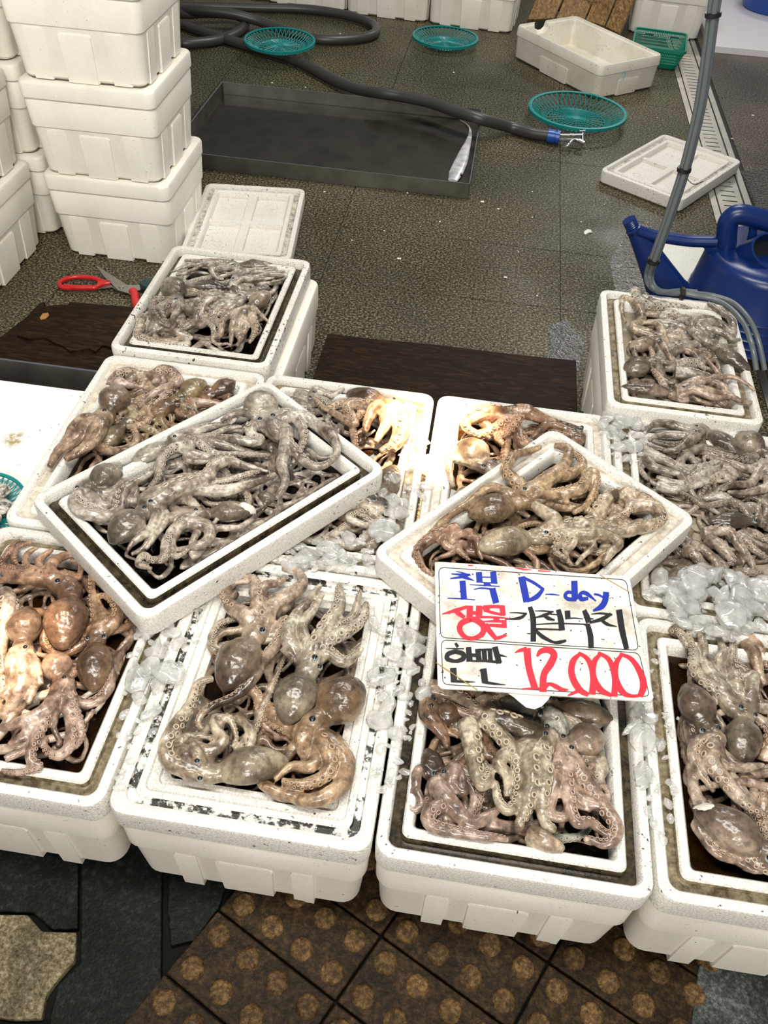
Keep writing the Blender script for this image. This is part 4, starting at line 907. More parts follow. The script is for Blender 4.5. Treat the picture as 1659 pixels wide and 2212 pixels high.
    if not hide:
        er = max(.0035, Rm * .125)
        es = [W3(e) for e in eyes] if eyes else [Hc + side * Rm * .42, Hc - side * Rm * .42]
        for e in es:
            m = MB(); m.loft([[(r_ * math.cos(2 * PI * k / 14), r_ * math.sin(2 * PI * k / 14), z_) for k in range(14)] for r_, z_ in ((er * 1.35, -er * .9), (er * 1.3, -er * .1), (er * 1.05, er * .25))], False, False, None, 1)
            m.loft([[(r_ * math.cos(2 * PI * k / 14), r_ * math.sin(2 * PI * k / 14), z_) for k in range(14)] for r_, z_ in ((er * 1.05, er * .25), (er * .8, er * .55), (er * .35, er * .72))], False, True, None, 0)
            off = (e - org)[:2]; hz2 = surf(co[:nv] - org, off, er) - er * .12
            eo = m.build('eye', ['eye_black', 'eye_ring'], parent=o, smooth=50, loc=(off[0], off[1], hz2)); 
    if patch:
        q = W3(patch[0]); off = (q - org)[:2]; r_ = patch[1] * s * mpp; m = MB(); rings = []
        for f_, dzz in ((1.1, -.004), (1.0, .0002), (.7, .0012), (.3, .0016)):
            ring = []
            for k in range(18):
                p_ = off + r_ * f_ * np.array([math.cos(2 * PI * k / 18) * 1.15, math.sin(2 * PI * k / 18) * .9]) * (1 + .08 * math.sin(3 * k)); ring.append((p_[0], p_[1], surf(co[:nv] - org, p_, .003) + dzz))
            rings.append(ring)
        m.loft(rings, False, True); po = m.build('skin_patch', 'patch_white', parent=o, smooth=60); po['label'] = 'whitish patch on the mantle'
    return o
GRP = {'B1': 'octopuses in the rearmost left tray', 'B2': 'octopuses in the tray beside the white board', 'B3': 'octopuses in the left slanted tray', 'B4': 'octopuses in the middle tray', 'B5': 'octopuses in the tray behind the right slanted tray',
       'B6': 'octopuses in the right slanted tray', 'B7': 'octopuses in the raised right tray', 'B8': 'octopuses in the right edge tray', 'B9': 'octopuses in the leftmost front tray', 'B10': 'octopuses in the mould-flecked front tray',
       'B11': 'octopuses in the tray below the price card', 'B12': 'octopuses in the rightmost front tray'}
GREY = (.98, 1.0, 1.0); BRN = (.92, .76, .62); DBRN = (.62, .44, .33); OLV = (.86, .80, .62); PINK = (1.06, .92, .86); PALE = (1.12, 1.12, 1.08); PURP = (.86, .72, .68); DGREY = (.66, .64, .62)

# rearmost left tray
octopus('B1', 'z5', (1380, 172), (1190, 165), 62, [([(1090, 200), (1050, 195), (1075, 235), (1115, 235)], 30), ([(1060, 160), (980, 165), (920, 150)], 26), ([(1050, 175), (960, 188), (850, 215)], 26), ([(1040, 188), (950, 215), (880, 235)], 24)], 'octopus lying along the back rim of the rearmost left tray', GREY, 2, [(1158, 158), (1160, 180)])
octopus('B1', 'z5', (925, 270), (1120, 272), 64, [([(1200, 240), (1290, 215), (1418, 200)], 26), ([(1210, 250), (1320, 238), (1415, 225), (1412, 250), (1350, 265)], 28), ([(1190, 232), (1260, 205), (1380, 195)], 26), ([(1220, 262), (1300, 255), (1370, 250)], 24)], 'octopus stretched across the rearmost left tray, second from its back rim', GREY, 2, [(1162, 258)])
octopus('B1', 'z5', (852, 262), (880, 352), 128, [([(820, 405), (800, 430), (830, 480)], 44, 1), ([(775, 380), (765, 430), (800, 480), (850, 500)], 38, 1), ([(900, 420), (870, 460), (860, 490)], 36), ([(930, 420), (980, 460), (965, 500), (900, 520)], 34)], 'round dark-mantled octopus at the left side of the rearmost left tray', DGREY, 3, [(883, 388)])
octopus('B1', 'z5', (1345, 318), (1258, 385), 96, [([(1190, 440), (1160, 500), (1150, 590)], 34), ([(1215, 450), (1185, 520), (1195, 585)], 40), ([(1250, 450), (1270, 520), (1245, 590)], 40, 1), ([(1280, 440), (1310, 460), (1335, 475)], 26), ([(1230, 460), (1215, 540), (1180, 590)], 40), ([(1170, 430), (1115, 480), (1100, 540), (1060, 560), (1085, 592), (1140, 585)], 32)], 'octopus with rusty flower-like arms at the front right of the rearmost left tray', (1.0, .92, .82), 3, [(1235, 405)])
octopus('B1', 'z5', (1345, 268), (1225, 315), 72, [([(1150, 330), (1050, 322), (965, 350), (950, 400), (970, 450), (955, 495)], 34), ([(1170, 350), (1060, 350), (1010, 390), (1010, 440), (1060, 480), (1060, 530), (1020, 560)], 38, 1), ([(1170, 370), (1090, 390), (1060, 430), (1100, 480), (1085, 545)], 40, 1), ([(1190, 370), (1130, 425), (1120, 470)], 34)], 'octopus whose long S-shaped arms fill the middle of the rearmost left tray', GREY, 1, [(1195, 340)])
octopus('B1', 'z5', (800, 545), (850, 520), 50, [([(715, 425), (700, 480), (690, 525), (740, 545), (840, 560), (940, 568)], 42, 1), ([(860, 500), (900, 520), (960, 528)], 40, 1), ([(740, 415), (790, 450), (830, 485)], 40, 1), ([(960, 575), (1020, 570), (1060, 590), (1120, 600)], 28)], 'octopus showing only suckered arms at the front left corner of the rearmost left tray', PALE, 1, hide=True)
# tray beside the white board
octopus('B2', 'z6', (512, 135), (460, 225), 132, [([(400, 290), (330, 350), (260, 400), (215, 465)], 60), ([(430, 300), (390, 360), (350, 400), (280, 440)], 56), ([(385, 275), (320, 310), (290, 350), (240, 410)], 40), ([(430, 320), (400, 380), (330, 430)], 50)], 'reddish brown octopus with a broad arm web reaching the left rim beside the white board', BRN, 3, [(448, 258)])
octopus('B2', 'z6', (425, 368), (505, 285), 92, [([(560, 250), (545, 205), (580, 240)], 36, 1)], 'olive speckled octopus against the rim of the left slanted tray', OLV, 2, [(513, 262)])
octopus('B2', 'z6', (858, 88), (760, 150), 96, [], 'olive brown round mantle at the back right of the tray beside the white board', (.66, .56, .36), 2)
octopus('B2', 'z6', (985, 84), (890, 135), 80, [], 'dark brown mantle in the back right corner of the tray beside the white board', DBRN, 2)
octopus('B2', 'z6', (620, 225), (725, 185), 78, [([(560, 250), (600, 260)], 26)], 'reddish dark octopus in the centre of the tray beside the white board', DBRN, 2, [(742, 172)])
octopus('B2', 'z6', (500, 85), (560, 80), 40, [([(470, 110), (500, 70), (555, 58), (600, 90), (590, 120)], 40, 1), ([(480, 100), (520, 122), (580, 115)], 40, 1), ([(620, 85), (680, 62), (735, 82), (740, 115), (690, 140), (620, 170), (580, 205)], 40, 1), ([(615, 75), (660, 100), (640, 112)], 36), ([(700, 65), (722, 110), (700, 150), (640, 190)], 36, 1), ([(540, 90), (600, 70), (640, 60)], 34, 1)], 'octopus of pale suckered arms along the back rim of the tray beside the white board', PINK, 2, hide=True)
# left slanted tray
octopus('B3', 'z6', (1075, 160), (1100, 258), 148, [([(1180, 240), (1260, 262), (1340, 320), (1400, 378)], 32), ([(1220, 270), (1265, 330), (1250, 400), (1220, 450)], 42, 1), ([(1150, 300), (1195, 345), (1190, 410), (1175, 470), (1190, 540), (1150, 600)], 52), ([(1130, 300), (1160, 350), (1200, 372)], 54), ([(1060, 290), (1050, 335), (1085, 352), (1050, 365), (960, 352), (870, 320)], 40, 1), ([(1040, 255), (980, 242), (920, 272)], 34, 1), ([(1250, 265), (1330, 300), (1385, 345), (1400, 420), (1330, 432), (1280, 400)], 40), ([(1270, 455), (1350, 475), (1408, 432)], 42, 1)], 'octopus with a big round grey mantle at the top corner of the left slanted tray', GREY, 3, [(1087, 290), (1140, 275)])
octopus('B3', 'z6', (540, 432), (690, 358), 86, [([(770, 322), (850, 350), (960, 372), (1095, 392)], 44), ([(790, 342), (900, 398), (1040, 405), (1130, 398)], 38, 1), ([(770, 362), (722, 390), (682, 430), (660, 500), (612, 552)], 42, 1), ([(800, 372), (780, 420), (830, 440), (940, 432)], 34), ([(820, 310), (880, 285), (950, 265), (990, 240)], 36, 1), ([(860, 330), (940, 300), (1010, 285)], 32, 1), ([(790, 400), (900, 425), (1020, 450), (1120, 470)], 36)], 'slender octopus with one round eye along the back rim of the left slanted tray', GREY, 2, [(733, 342)])
octopus('B3', 'z6', (515, 448), (385, 520), 118, [([(330, 605), (370, 655), (440, 665), (500, 630), (520, 560), (600, 490), (690, 425)], 44, 1), ([(400, 590), (450, 620), (475, 570), (560, 500)], 36), ([(340, 595), (400, 630), (450, 640)], 40, 1), ([(310, 620), (360, 668), (420, 680)], 38)], 'octopus curled back on itself at the left corner of the left slanted tray', GREY, 2, [(332, 560)])
octopus('B3', 'z6', (462, 775), (588, 665), 150, [([(620, 605), (700, 572), (820, 562), (960, 570), (1060, 530), (1150, 492)], 60), ([(660, 640), (640, 720), (570, 780), (535, 815)], 42), ([(700, 600), (820, 522), (905, 470)], 44, 1), ([(845, 545), (900, 485), (960, 450), (1005, 462)], 66, 1), ([(690, 650), (682, 712), (612, 800)], 36), ([(720, 590), (850, 545), (980, 520), (1090, 480)], 44, 1)], 'pale bluish oval mantle at the front left of the left slanted tray', PALE, 3, [(612, 655), (640, 640)])
octopus('B3', 'z6', (1070, 618), (875, 640), 96, [([(780, 645), (695, 682), (650, 732), (602, 785), (545, 805)], 46), ([(800, 690), (862, 702), (878, 745), (850, 782), (765, 800), (725, 790)], 48), ([(770, 700), (722, 760), (730, 830), (785, 812)], 38, 1), ([(760, 690), (700, 770), (690, 845), (640, 850), (602, 822), (582, 868), (640, 888)], 38, 1), ([(880, 702), (980, 702), (1060, 655), (1112, 612)], 26)], 'octopus with a white patch on its mantle, front rim of the left slanted tray', (1.02, 1.0, .96), 2, [(822, 650)], patch=((1035, 622), 26))
# middle tray
octopus('B4', 'z7', (388, 155), (560, 215), 112, [([(380, 215), (300, 235), (250, 190)], 42, 1), ([(400, 235), (430, 310), (350, 275), (280, 235)], 44, 1), ([(560, 245), (605, 240), (645, 215)], 40, 1), ([(530, 255), (490, 300), (470, 350)], 54), ([(600, 260), (625, 330), (595, 400), (540, 430)], 66, 1), ([(570, 262), (560, 330), (520, 385)], 64), ([(640, 300), (640, 370), (600, 430)], 60, 1)], 'octopus with a smooth orange-lit mantle at the back of the middle tray', (1.0, .82, .68), 3, [(600, 225)])  # orange of the lamp light is also mixed into this tone
octopus('B4', 'z7', (150, 128), (228, 168), 62, [([(250, 150), (330, 160), (380, 130)], 36), ([(270, 180), (330, 230), (300, 280)], 36, 1)], 'small grey octopus at the back left of the middle tray beside the slanted rim', GREY, 2)
octopus('B4', 'z7', (605, 470), (545, 640), 122, [([(470, 615), (440, 665), (500, 735), (560, 705)], 44, 1), ([(430, 625), (400, 690), (430, 750)], 44), ([(370, 680), (340, 722), (300, 742)], 34, 1), ([(400, 720), (470, 760), (540, 740)], 34, 1)], 'pale blue-grey octopus under ice near the right corner of the left slanted tray', PALE, 2)
# tray behind the right slanted tray
octopus('B5', 'z7', (908, 262), (1095, 262), 84, [([(1160, 262), (1250, 282), (1330, 292)], 62), ([(1120, 290), (1060, 335), (1000, 355), (935, 345)], 52, 1), ([(1150, 290), (1100, 350), (1060, 372), (1090, 410)], 44, 1), ([(960, 300), (920, 330), (990, 380)], 56, 1), ([(1000, 300), (1050, 330), (1020, 370)], 44)], 'orange-pink octopus glowing under the warm lamp behind the right slanted tray', (1.1, .80, .62), 3, [(1135, 258)])  # warm lamp glow is put into the orange tone as well
octopus('B5', 'z7', (890, 385), (1000, 480), 150, [([(860, 460), (850, 520), (870, 580)], 40)], 'smooth grey mantle poking out left of the right slanted tray', GREY, 3)
octopus('B5', 'z7', (1345, 285), (1420, 320), 66, [([(1300, 300), (1250, 330), (1200, 360)], 44)], 'dark brown octopus in the back right corner behind the right slanted tray', DBRN, 2)
# right slanted tray
octopus('B6', 'q6', (488, 478), (690, 425), 150, [([(760, 382), (850, 330), (920, 262), (945, 185), (880, 158)], 84), ([(780, 392), (900, 392), (1000, 370), (1035, 300), (1062, 295), (1050, 400), (970, 470)], 54, 1), ([(770, 402), (860, 402), (950, 422)], 56), ([(730, 360), (660, 300), (700, 225), (820, 175)], 54, 1), ([(700, 385), (580, 365), (470, 440), (370, 510), (272, 600)], 46), ([(850, 330), (950, 300), (1010, 250), (960, 190)], 60, 1)], 'octopus with olive mantle and brown arms at the back of the right slanted tray', (.98, .80, .58), 3, [(738, 392)])
octopus('B6', 'q6', (530, 622), (765, 578), 150, [([(880, 552), (960, 532), (1060, 532), (1200, 560), (1330, 520), (1370, 480), (1300, 402)], 56, 1), ([(880, 522), (830, 480), (795, 432), (850, 402), (920, 422)], 58), ([(870, 592), (1000, 582), (1150, 572)], 42), ([(900, 602), (880, 660), (935, 690)], 46, 1), ([(1050, 602), (1000, 680), (980, 702)], 44), ([(1150, 592), (1130, 660), (1100, 712)], 58), ([(960, 600), (930, 660), (960, 712)], 46, 1)], 'octopus with a pale olive mantle and long white arm, front of right slanted tray', (1.05, .98, .84), 3, [(838, 580)])
octopus('B6', 'q6', (1130, 345), (1160, 400), 40, [([(1060, 500), (1120, 402), (1180, 372), (1232, 402), (1212, 460), (1130, 480)], 56, 1), ([(1240, 420), (1330, 432), (1368, 490), (1290, 540), (1180, 545)], 52, 1), ([(1150, 372), (1240, 372), (1312, 412)], 40), ([(1250, 380), (1320, 420), (1350, 460)], 40, 1)], 'octopus showing pale looped arms at the right corner of the right slanted tray', (1.1, 1.0, .86), 2, hide=True)
octopus('B6', 'q6', (420, 645), (470, 620), 44, [([(440, 522), (350, 560), (262, 622), (280, 700), (332, 742)], 50, 1), ([(500, 532), (440, 562), (400, 602), (350, 592)], 36), ([(480, 592), (440, 622), (500, 672)], 36, 1), ([(400, 542), (380, 602), (420, 642), (332, 682)], 36), ([(520, 560), (540, 620), (560, 660)], 36)], 'reddish brown thin-armed octopus in the left corner of the right slanted tray', (.86, .62, .50), 2, hide=True)
# raised right tray
octopus('B7', 'z4', (1530, 1272), (1290, 1110), 134, [([(1130, 1000), (1175, 962), (1300, 962), (1392, 1020), (1370, 905), (1270, 830), (1220, 800)], 66), ([(1150, 982), (1280, 1012), (1390, 1062), (1450, 1052)], 62), ([(1200, 1082), (1320, 1112), (1420, 1112)], 40), ([(1120, 1040), (1100, 980), (1160, 930), (1260, 920)], 60)], 'octopus with a dark pointed mantle at the right side of the raised tray', (.80, .80, .80), 3, [(1160, 1108), (1248, 1078)])
octopus('B7', 'z4', (640, 1255), (800, 1212), 170, [([(880, 1252), (930, 1312), (1000, 1342)], 56), ([(860, 1180), (930, 1210), (1000, 1200)], 50, 1)], 'octopus with a round dark grey mantle at the left rim of the raised right tray', DGREY, 2)
octopus('B7', 'z4', (620, 1362), (960, 1408), 112, [([(1100, 1382), (1200, 1352), (1310, 1392), (1360, 1452), (1450, 1490), (1535, 1488)], 66), ([(1100, 1422), (1250, 1442), (1400, 1442)], 64), ([(1150, 1392), (1300, 1332), (1400, 1342), (1500, 1392), (1548, 1420)], 44, 1), ([(1120, 1440), (1260, 1480), (1400, 1480)], 50)], 'brownish octopus stretched along the front rim of the raised right tray', PINK, 3, [(1040, 1420)])
octopus('B7', 'z4', (680, 1085), (850, 1045), 126, [([(820, 1000), (700, 962), (762, 902), (722, 802), (642, 742), (622, 830), (655, 905)], 60), ([(900, 1052), (960, 1172), (1000, 1212)], 50), ([(900, 1000), (860, 940), (780, 930)], 60)], 'tan octopus with a looped arm in the back left of the raised right tray', (1.05, .95, .82), 2)
octopus('B7', 'z4', (1000, 900), (1060, 920), 44, [([(722, 692), (742, 762), (820, 802), (960, 792), (1100, 812), (1170, 802)], 74, 1), ([(780, 702), (850, 762), (1000, 782)], 50), ([(900, 905), (1000, 930), (1088, 980), (1050, 1005), (920, 955), (890, 905)], 46, 1), ([(900, 1002), (1000, 1062), (1088, 1052), (1090, 1012)], 42), ([(1000, 1202), (1130, 1192), (1230, 1222)], 64, 1), ([(1010, 1252), (1150, 1282), (1290, 1312)], 64, 1), ([(1230, 800), (1330, 830), (1380, 880), (1340, 830)], 48), ([(900, 850), (1010, 870), (1110, 930)], 50, 1)], 'octopus of tangled suckered arms filling the middle of the raised right tray', GREY, 1, hide=True)
# right edge tray
octopus('B8', 'q4', (1255, 545), (930, 335), 190, [([(760, 342), (600, 285), (450, 285), (370, 335)], 96), ([(740, 402), (620, 382), (500, 372), (400, 425)], 90), ([(800, 420), (700, 480), (560, 470), (420, 440)], 80, 1), ([(780, 400), (650, 520), (520, 520)], 80)], 'dark grey octopus at the back of the right edge tray, eye facing left', DGREY, 3, [(800, 345)])
octopus('B8', 'q4', (1180, 335), (1400, 500), 250, [([(1400, 645), (1300, 780), (1150, 792), (1050, 832)], 84), ([(1440, 702), (1440, 822), (1300, 852), (1100, 862)], 84), ([(1380, 640), (1250, 660), (1100, 600), (1000, 560)], 76)], 'octopus with the broadest brown-grey mantle in the back right of the right edge tray', (.84, .80, .76), 2, [(1400, 590)])
octopus('B8', 'q4', (935, 1088), (1300, 1085), 172, [([(1150, 942), (900, 962), (750, 882), (600, 802)], 64, 1), ([(1360, 1022), (1300, 982), (1150, 972)], 60, 1), ([(1420, 1150), (1380, 1060), (1290, 1000)], 60, 1)], 'dark flat mantle of an octopus beside the right corner of the right slanted tray', (.60, .57, .53), 2)
octopus('B8', 'q4', (640, 650), (760, 640), 60, [([(1000, 562), (1150, 652), (1300, 672), (1400, 642)], 76), ([(980, 642), (860, 702), (720, 762), (600, 742), (480, 702)], 86, 1), ([(350, 432), (480, 542), (620, 602), (780, 642), (950, 602), (980, 542), (920, 512)], 76, 1), ([(380, 502), (430, 622), (560, 662), (700, 702)], 86), ([(330, 492), (340, 602), (420, 722)], 66, 1), ([(560, 560), (700, 640), (830, 720), (1000, 720)], 80, 1), ([(500, 760), (640, 820), (800, 800), (960, 740)], 70, 1), ([(900, 880), (1050, 900), (1200, 960), (1400, 960)], 64, 1)], 'octopus of wavy grey arms along the left half of the right edge tray', GREY, 1, hide=True)
octopus('B8', 'q4', (1200, 1480), (1250, 1440), 60, [([(900, 1182), (1100, 1182), (1200, 1282), (1300, 1402), (1340, 1502), (1350, 1602)], 96, 1), ([(960, 1242), (1050, 1352), (1150, 1442), (1080, 1482)], 110, 1), ([(750, 1342), (850, 1442), (960, 1502)], 86, 1), ([(820, 1282), (880, 1362), (990, 1442), (1050, 1562)], 76), ([(1220, 1202), (1350, 1322), (1471, 1382)], 86, 1), ([(1000, 1452), (1080, 1502), (1060, 1602)], 76), ([(1300, 1180), (1420, 1260), (1520, 1300)], 80, 1), ([(1180, 1540), (1300, 1580), (1420, 1560)], 80, 1)], 'thick suckered arms of an octopus in the right edge tray, above the ice heap', (.92, .86, .82), 1, hide=True)
# leftmost front tray
octopus('B9', 'q1', (385, 870), (425, 580), 258, [([(330, 472), (230, 462), (100, 452), (0, 452)], 110), ([(330, 442), (330, 372), (400, 312), (480, 302)], 76), ([(280, 432), (250, 352), (330, 282)], 66), ([(230, 422), (180, 392), (180, 312), (250, 272)], 56, 1), ([(200, 402), (100, 362), (110, 272), (200, 222)], 50, 1), ([(150, 422), (40, 372), (60, 282), (130, 212)], 56, 1), ([(390, 432), (480, 452), (490, 362), (430, 342)], 40, 1), ([(60, 422), (15, 392), (30, 322)], 50, 1)], 'octopus with a large reddish brown mantle in the leftmost front tray', (.84, .58, .44), 3, [(370, 498)])
octopus('B9', 'q1', (165, 605), (150, 820), 210, [([(150, 950), (150, 1100), (80, 1212), (0, 1262)], 140), ([(190, 950), (222, 1080), (182, 1200)], 90), ([(225, 950), (272, 1090)], 56), ([(110, 960), (90, 1100), (40, 1180)], 100)], 'pale octopus with a glowing mantle at the left end of the leftmost front tray', (1.05, .92, .84), 3, [(182, 893)])
octopus('B9', 'q1', (560, 1105), (580, 830), 212, [([(600, 732), (665, 690), (572, 602), (530, 562)], 96), ([(620, 702), (600, 602), (535, 490), (560, 480)], 56), ([(690, 702), (715, 642), (680, 572), (602, 532)], 74, 1), ([(560, 420), (600, 470), (680, 560)], 46, 1)], 'octopus with a dark brown mantle at the right rim of the leftmost front tray', (.92, .68, .50), 2)
octopus('B9', 'q1', (312, 868), (362, 1010), 190, [([(390, 1092), (330, 1202), (230, 1282), (160, 1372), (60, 1422)], 110), ([(415, 1152), (432, 1252), (440, 1352), (420, 1450), (350, 1495), (275, 1432), (285, 1372)], 74, 1), ([(445, 1202), (480, 1282), (498, 1372), (460, 1450)], 54, 1), ([(300, 1232), (160, 1302), (30, 1332), (-20, 1302)], 96), ([(330, 1302), (360, 1392), (340, 1422)], 44), ([(200, 1402), (100, 1482), (40, 1512), (130, 1472), (180, 1442)], 54), ([(200, 1482), (250, 1555), (130, 1585), (20, 1578)], 62, 1)], 'pinkish octopus with curled suckered arms at the front of the leftmost front tray', (1.0, .82, .76), 2, [(402, 1050)])
octopus('B9', 'q1', (-40, 700), (-60, 800), 60, [([(20, 522), (60, 592), (35, 702), (20, 852), (30, 982)], 105, 1), ([(60, 540), (100, 600), (120, 620)], 60, 1), ([(-20, 1000), (30, 1080), (20, 1160)], 60, 1)], 'octopus at the left photo edge showing only a knobbly pale arm lit by the lamp', PALE, 2, hide=True)
# mould-flecked front tray
octopus('B10', 'q2', (692, 742), (835, 490), 248, [([(850, 402), (780, 342), (722, 282), (760, 222)], 130), ([(900, 402), (960, 292), (1040, 252), (1108, 192), (1080, 112), (1000, 92)], 76), ([(830, 422), (740, 432), (682, 452), (652, 510), (692, 522)], 44), ([(880, 382), (870, 282), (860, 172), (800, 142)], 70, 1), ([(960, 442), (1020, 372), (1000, 462), (920, 562), (850, 682), (760, 762), (620, 832), (562, 902), (612, 968)], 58, 1), ([(760, 320), (700, 250), (740, 180), (830, 170)], 60, 1), ([(900, 220), (980, 180), (1020, 140)], 60, 1)], 'octopus with a purple-grey mantle at the back left of the mould-flecked tray', (.98, .86, .76), 3, [(900, 452)])
octopus('B10', 'q2', (1012, 925), (1118, 680), 236, [([(1080, 562), (1030, 482), (1060, 382), (1130, 292), (1200, 202)], 74), ([(1130, 522), (1110, 422), (1170, 332), (1212, 242)], 66), ([(1190, 522), (1240, 422), (1300, 332), (1300, 202)], 86, 1), ([(1220, 532), (1330, 472), (1420, 392), (1440, 302)], 74, 1), ([(1230, 562), (1320, 602), (1390, 562), (1418, 522)], 64, 1), ([(1220, 522), (1290, 432), (1370, 362), (1410, 222)], 54, 1), ([(1010, 540), (1050, 602), (1000, 662)], 40)], 'pale blue-grey octopus with arms fanned upwards in the mould-flecked tray', (1.06, 1.06, .98), 4, [(1172, 606), (1195, 640)])
octopus('B10', 'q2', (1418, 692), (1215, 880), 262, [([(1170, 972), (1250, 1022), (1328, 1112), (1318, 1232), (1230, 1308), (1130, 1318), (1000, 1272), (900, 1242)], 100), ([(1160, 992), (1190, 1082), (1150, 1152), (1050, 1142), (960, 1202)], 64), ([(1180, 982), (1250, 1102), (1240, 1182), (1120, 1242), (1000, 1222)], 76, 1), ([(1120, 982), (1110, 1062), (1150, 1132)], 76), ([(1290, 1012), (1335, 1102), (1330, 1232), (1280, 1292)], 66)], 'octopus with glossy brown mantle and rusty arms right in the mould-flecked tray', (.96, .76, .56), 3, [(1160, 926)])
octopus('B10', 'q2', (1040, 1105), (680, 1170), 208, [([(430, 1132), (402, 1052), (452, 952), (522, 832), (562, 722), (642, 692)], 80, 1), ([(480, 1082), (490, 1012), (562, 992), (642, 1002)], 66), ([(560, 1072), (642, 1082), (702, 1022), (652, 962), (652, 902), (742, 892)], 60), ([(530, 1042), (600, 1062), (640, 1040)], 60), ([(700, 902), (760, 982), (742, 1042)], 48, 1), ([(480, 1042), (440, 1092), (420, 1140)], 60)], 'octopus with two black eyes lying along the front rim of the mould-flecked tray', (1.04, .98, .86), 4, [(567, 1150), (577, 1218)])
octopus('B10', 'q2', (850, 950), (880, 920), 40, [([(990, 642), (930, 722), (880, 772), (930, 852), (968, 918)], 50), ([(790, 992), (860, 942), (900, 882), (860, 872)], 40, 1), ([(830, 1002), (900, 962), (960, 1012), (1055, 992), (1050, 952)], 40), ([(870, 782), (880, 852), (960, 922), (1000, 902)], 40), ([(700, 840), (800, 860), (880, 880)], 40, 1), ([(960, 930), (1040, 960), (1080, 1060)], 36)], 'thin reddish arms of an octopus down in the middle of the mould-flecked tray', (.86, .68, .56), 0, hide=True)
# tray below the price card
octopus('B11', 'q3', (525, 835), (385, 795), 124, [([(350, 802), (420, 882), (500, 932)], 34), ([(340, 852), (420, 940), (440, 992)], 90)], 'dark brown octopus in the back left corner of the tray below the price card', DBRN, 2)
octopus('B11', 'q3', (335, 985), (385, 1120), 122, [([(300, 1102), (280, 1202), (310, 1278), (262, 1308), (242, 1242), (280, 1182)], 44), ([(400, 1232), (480, 1322), (560, 1388), (660, 1342), (700, 1312)], 84), ([(440, 1282), (350, 1332), (352, 1402), (480, 1432), (620, 1458), (750, 1468)], 64, 1), ([(480, 1102), (470, 1182), (520, 1232), (512, 1122)], 56), ([(400, 1180), (380, 1260), (440, 1300)], 70)], 'purplish brown octopus along the left rim of the tray below the price card', PURP, 2)
octopus('B11', 'q3', (745, 890), (900, 940), 136, [([(540, 882), (560, 982), (580, 1122), (612, 1208), (650, 1152), (622, 1072)], 80, 1), ([(650, 872), (700, 952), (770, 1052), (800, 1152), (788, 1282), (740, 1338), (690, 1282), (682, 1182)], 80, 1), ([(850, 1092), (860, 1202), (830, 1332), (790, 1410)], 116, 1), ([(900, 1052), (920, 1152), (910, 1302), (930, 1402), (985, 1438)], 84, 1), ([(830, 1082), (880, 1052), (960, 1062), (1000, 1152), (1010, 1232)], 56, 1), ([(700, 1080), (740, 1160), (740, 1260)], 90)], 'pale octopus whose suckered arms run down the middle of the tray below the card', (1.05, 1.02, .90), 3)
octopus('B11', 'q3', (695, 735), (895, 810), 112, [([(1000, 862), (1010, 942), (960, 1002), (850, 1022)], 74, 1), ([(960, 880), (980, 960), (900, 1000)], 60, 1)], 'blue-grey octopus right under the clip of the price card', (.86, .96, .98), 2)
octopus('B11', 'q3', (1312, 850), (1010, 775), 132, [], 'long brown-grey mantle at the back right of the tray below the price card', (.86, .76, .66), 2)
octopus('B11', 'q3', (1238, 935), (1075, 985), 186, [([(1050, 1052), (1090, 1112), (1130, 1162), (1180, 1102), (1150, 1082)], 54, 1), ([(1050, 1102), (1040, 1182), (1120, 1282), (1250, 1332), (1298, 1372)], 76), ([(960, 1272), (952, 1352), (1030, 1368), (1060, 1312), (1160, 1332)], 64), ([(1060, 1372), (1160, 1402), (1240, 1452), (1298, 1432)], 66, 1), ([(1250, 1352), (1290, 1432), (1250, 1498), (1130, 1462)], 76, 1), ([(1130, 1202), (1230, 1212), (1250, 1272), (1192, 1272)], 40, 1)], 'pinkish octopus with a folded mantle at the right rim below the price card', (1.02, .86, .80), 3)
octopus('B11', 'q3', (520, 640), (600, 650), 50, [([(350, 682), (480, 722), (585, 798), (622, 758), (602, 700)], 76, 1), ([(600, 830), (650, 790), (700, 800), (760, 840)], 60, 1), ([(600, 760), (680, 730), (700, 720)], 60, 1), ([(880, 1442), (950, 1490), (1030, 1518)], 80)], 'tan octopus arms emerging from under the lower left edge of the price card', (1.02, .92, .80), 1, hide=True)
# rightmost front tray
octopus('B12', 'q5', (340, 690), (465, 960), 240, [([(470, 1042), (400, 1082), (392, 1182), (442, 1282), (520, 1388)], 66, 1), ([(520, 1062), (490, 1202), (560, 1302), (650, 1422), (760, 1512), (870, 1550)], 116, 1), ([(545, 1062), (470, 1062), (385, 1100)], 80, 1), ([(560, 1202), (680, 1252), (820, 1232)], 66)], 'octopus with dark mantle and cream suckered arms, left rim of the rightmost tray', (1.0, .90, .82), 3)
octopus('B12', 'q5', (695, 1205), (725, 920), 236, [([(640, 832), (540, 702), (472, 562), (442, 322)], 116), ([(700, 802), (640, 622), (650, 402)], 84, 1), ([(740, 792), (770, 692), (782, 622), (722, 642)], 96), ([(600, 782), (400, 642), (392, 502), (362, 342)], 84, 1), ([(560, 602), (580, 482), (562, 352)], 80), ([(270, 330), (330, 400), (360, 470)], 60, 1)], 'octopus with a greenish dark mantle and arms raised to the ice in the rightmost tray', (.92, .90, .82), 2)
octopus('B12', 'q5', (385, 1495), (800, 1750), 276, [([(900, 1760), (960, 1700), (1000, 1600)], 80)], 'big smooth pinkish octopus mantle with a white spot at the front of the rightmost tray', (1.12, .98, .92), 4, patch=((440, 1500), 42))
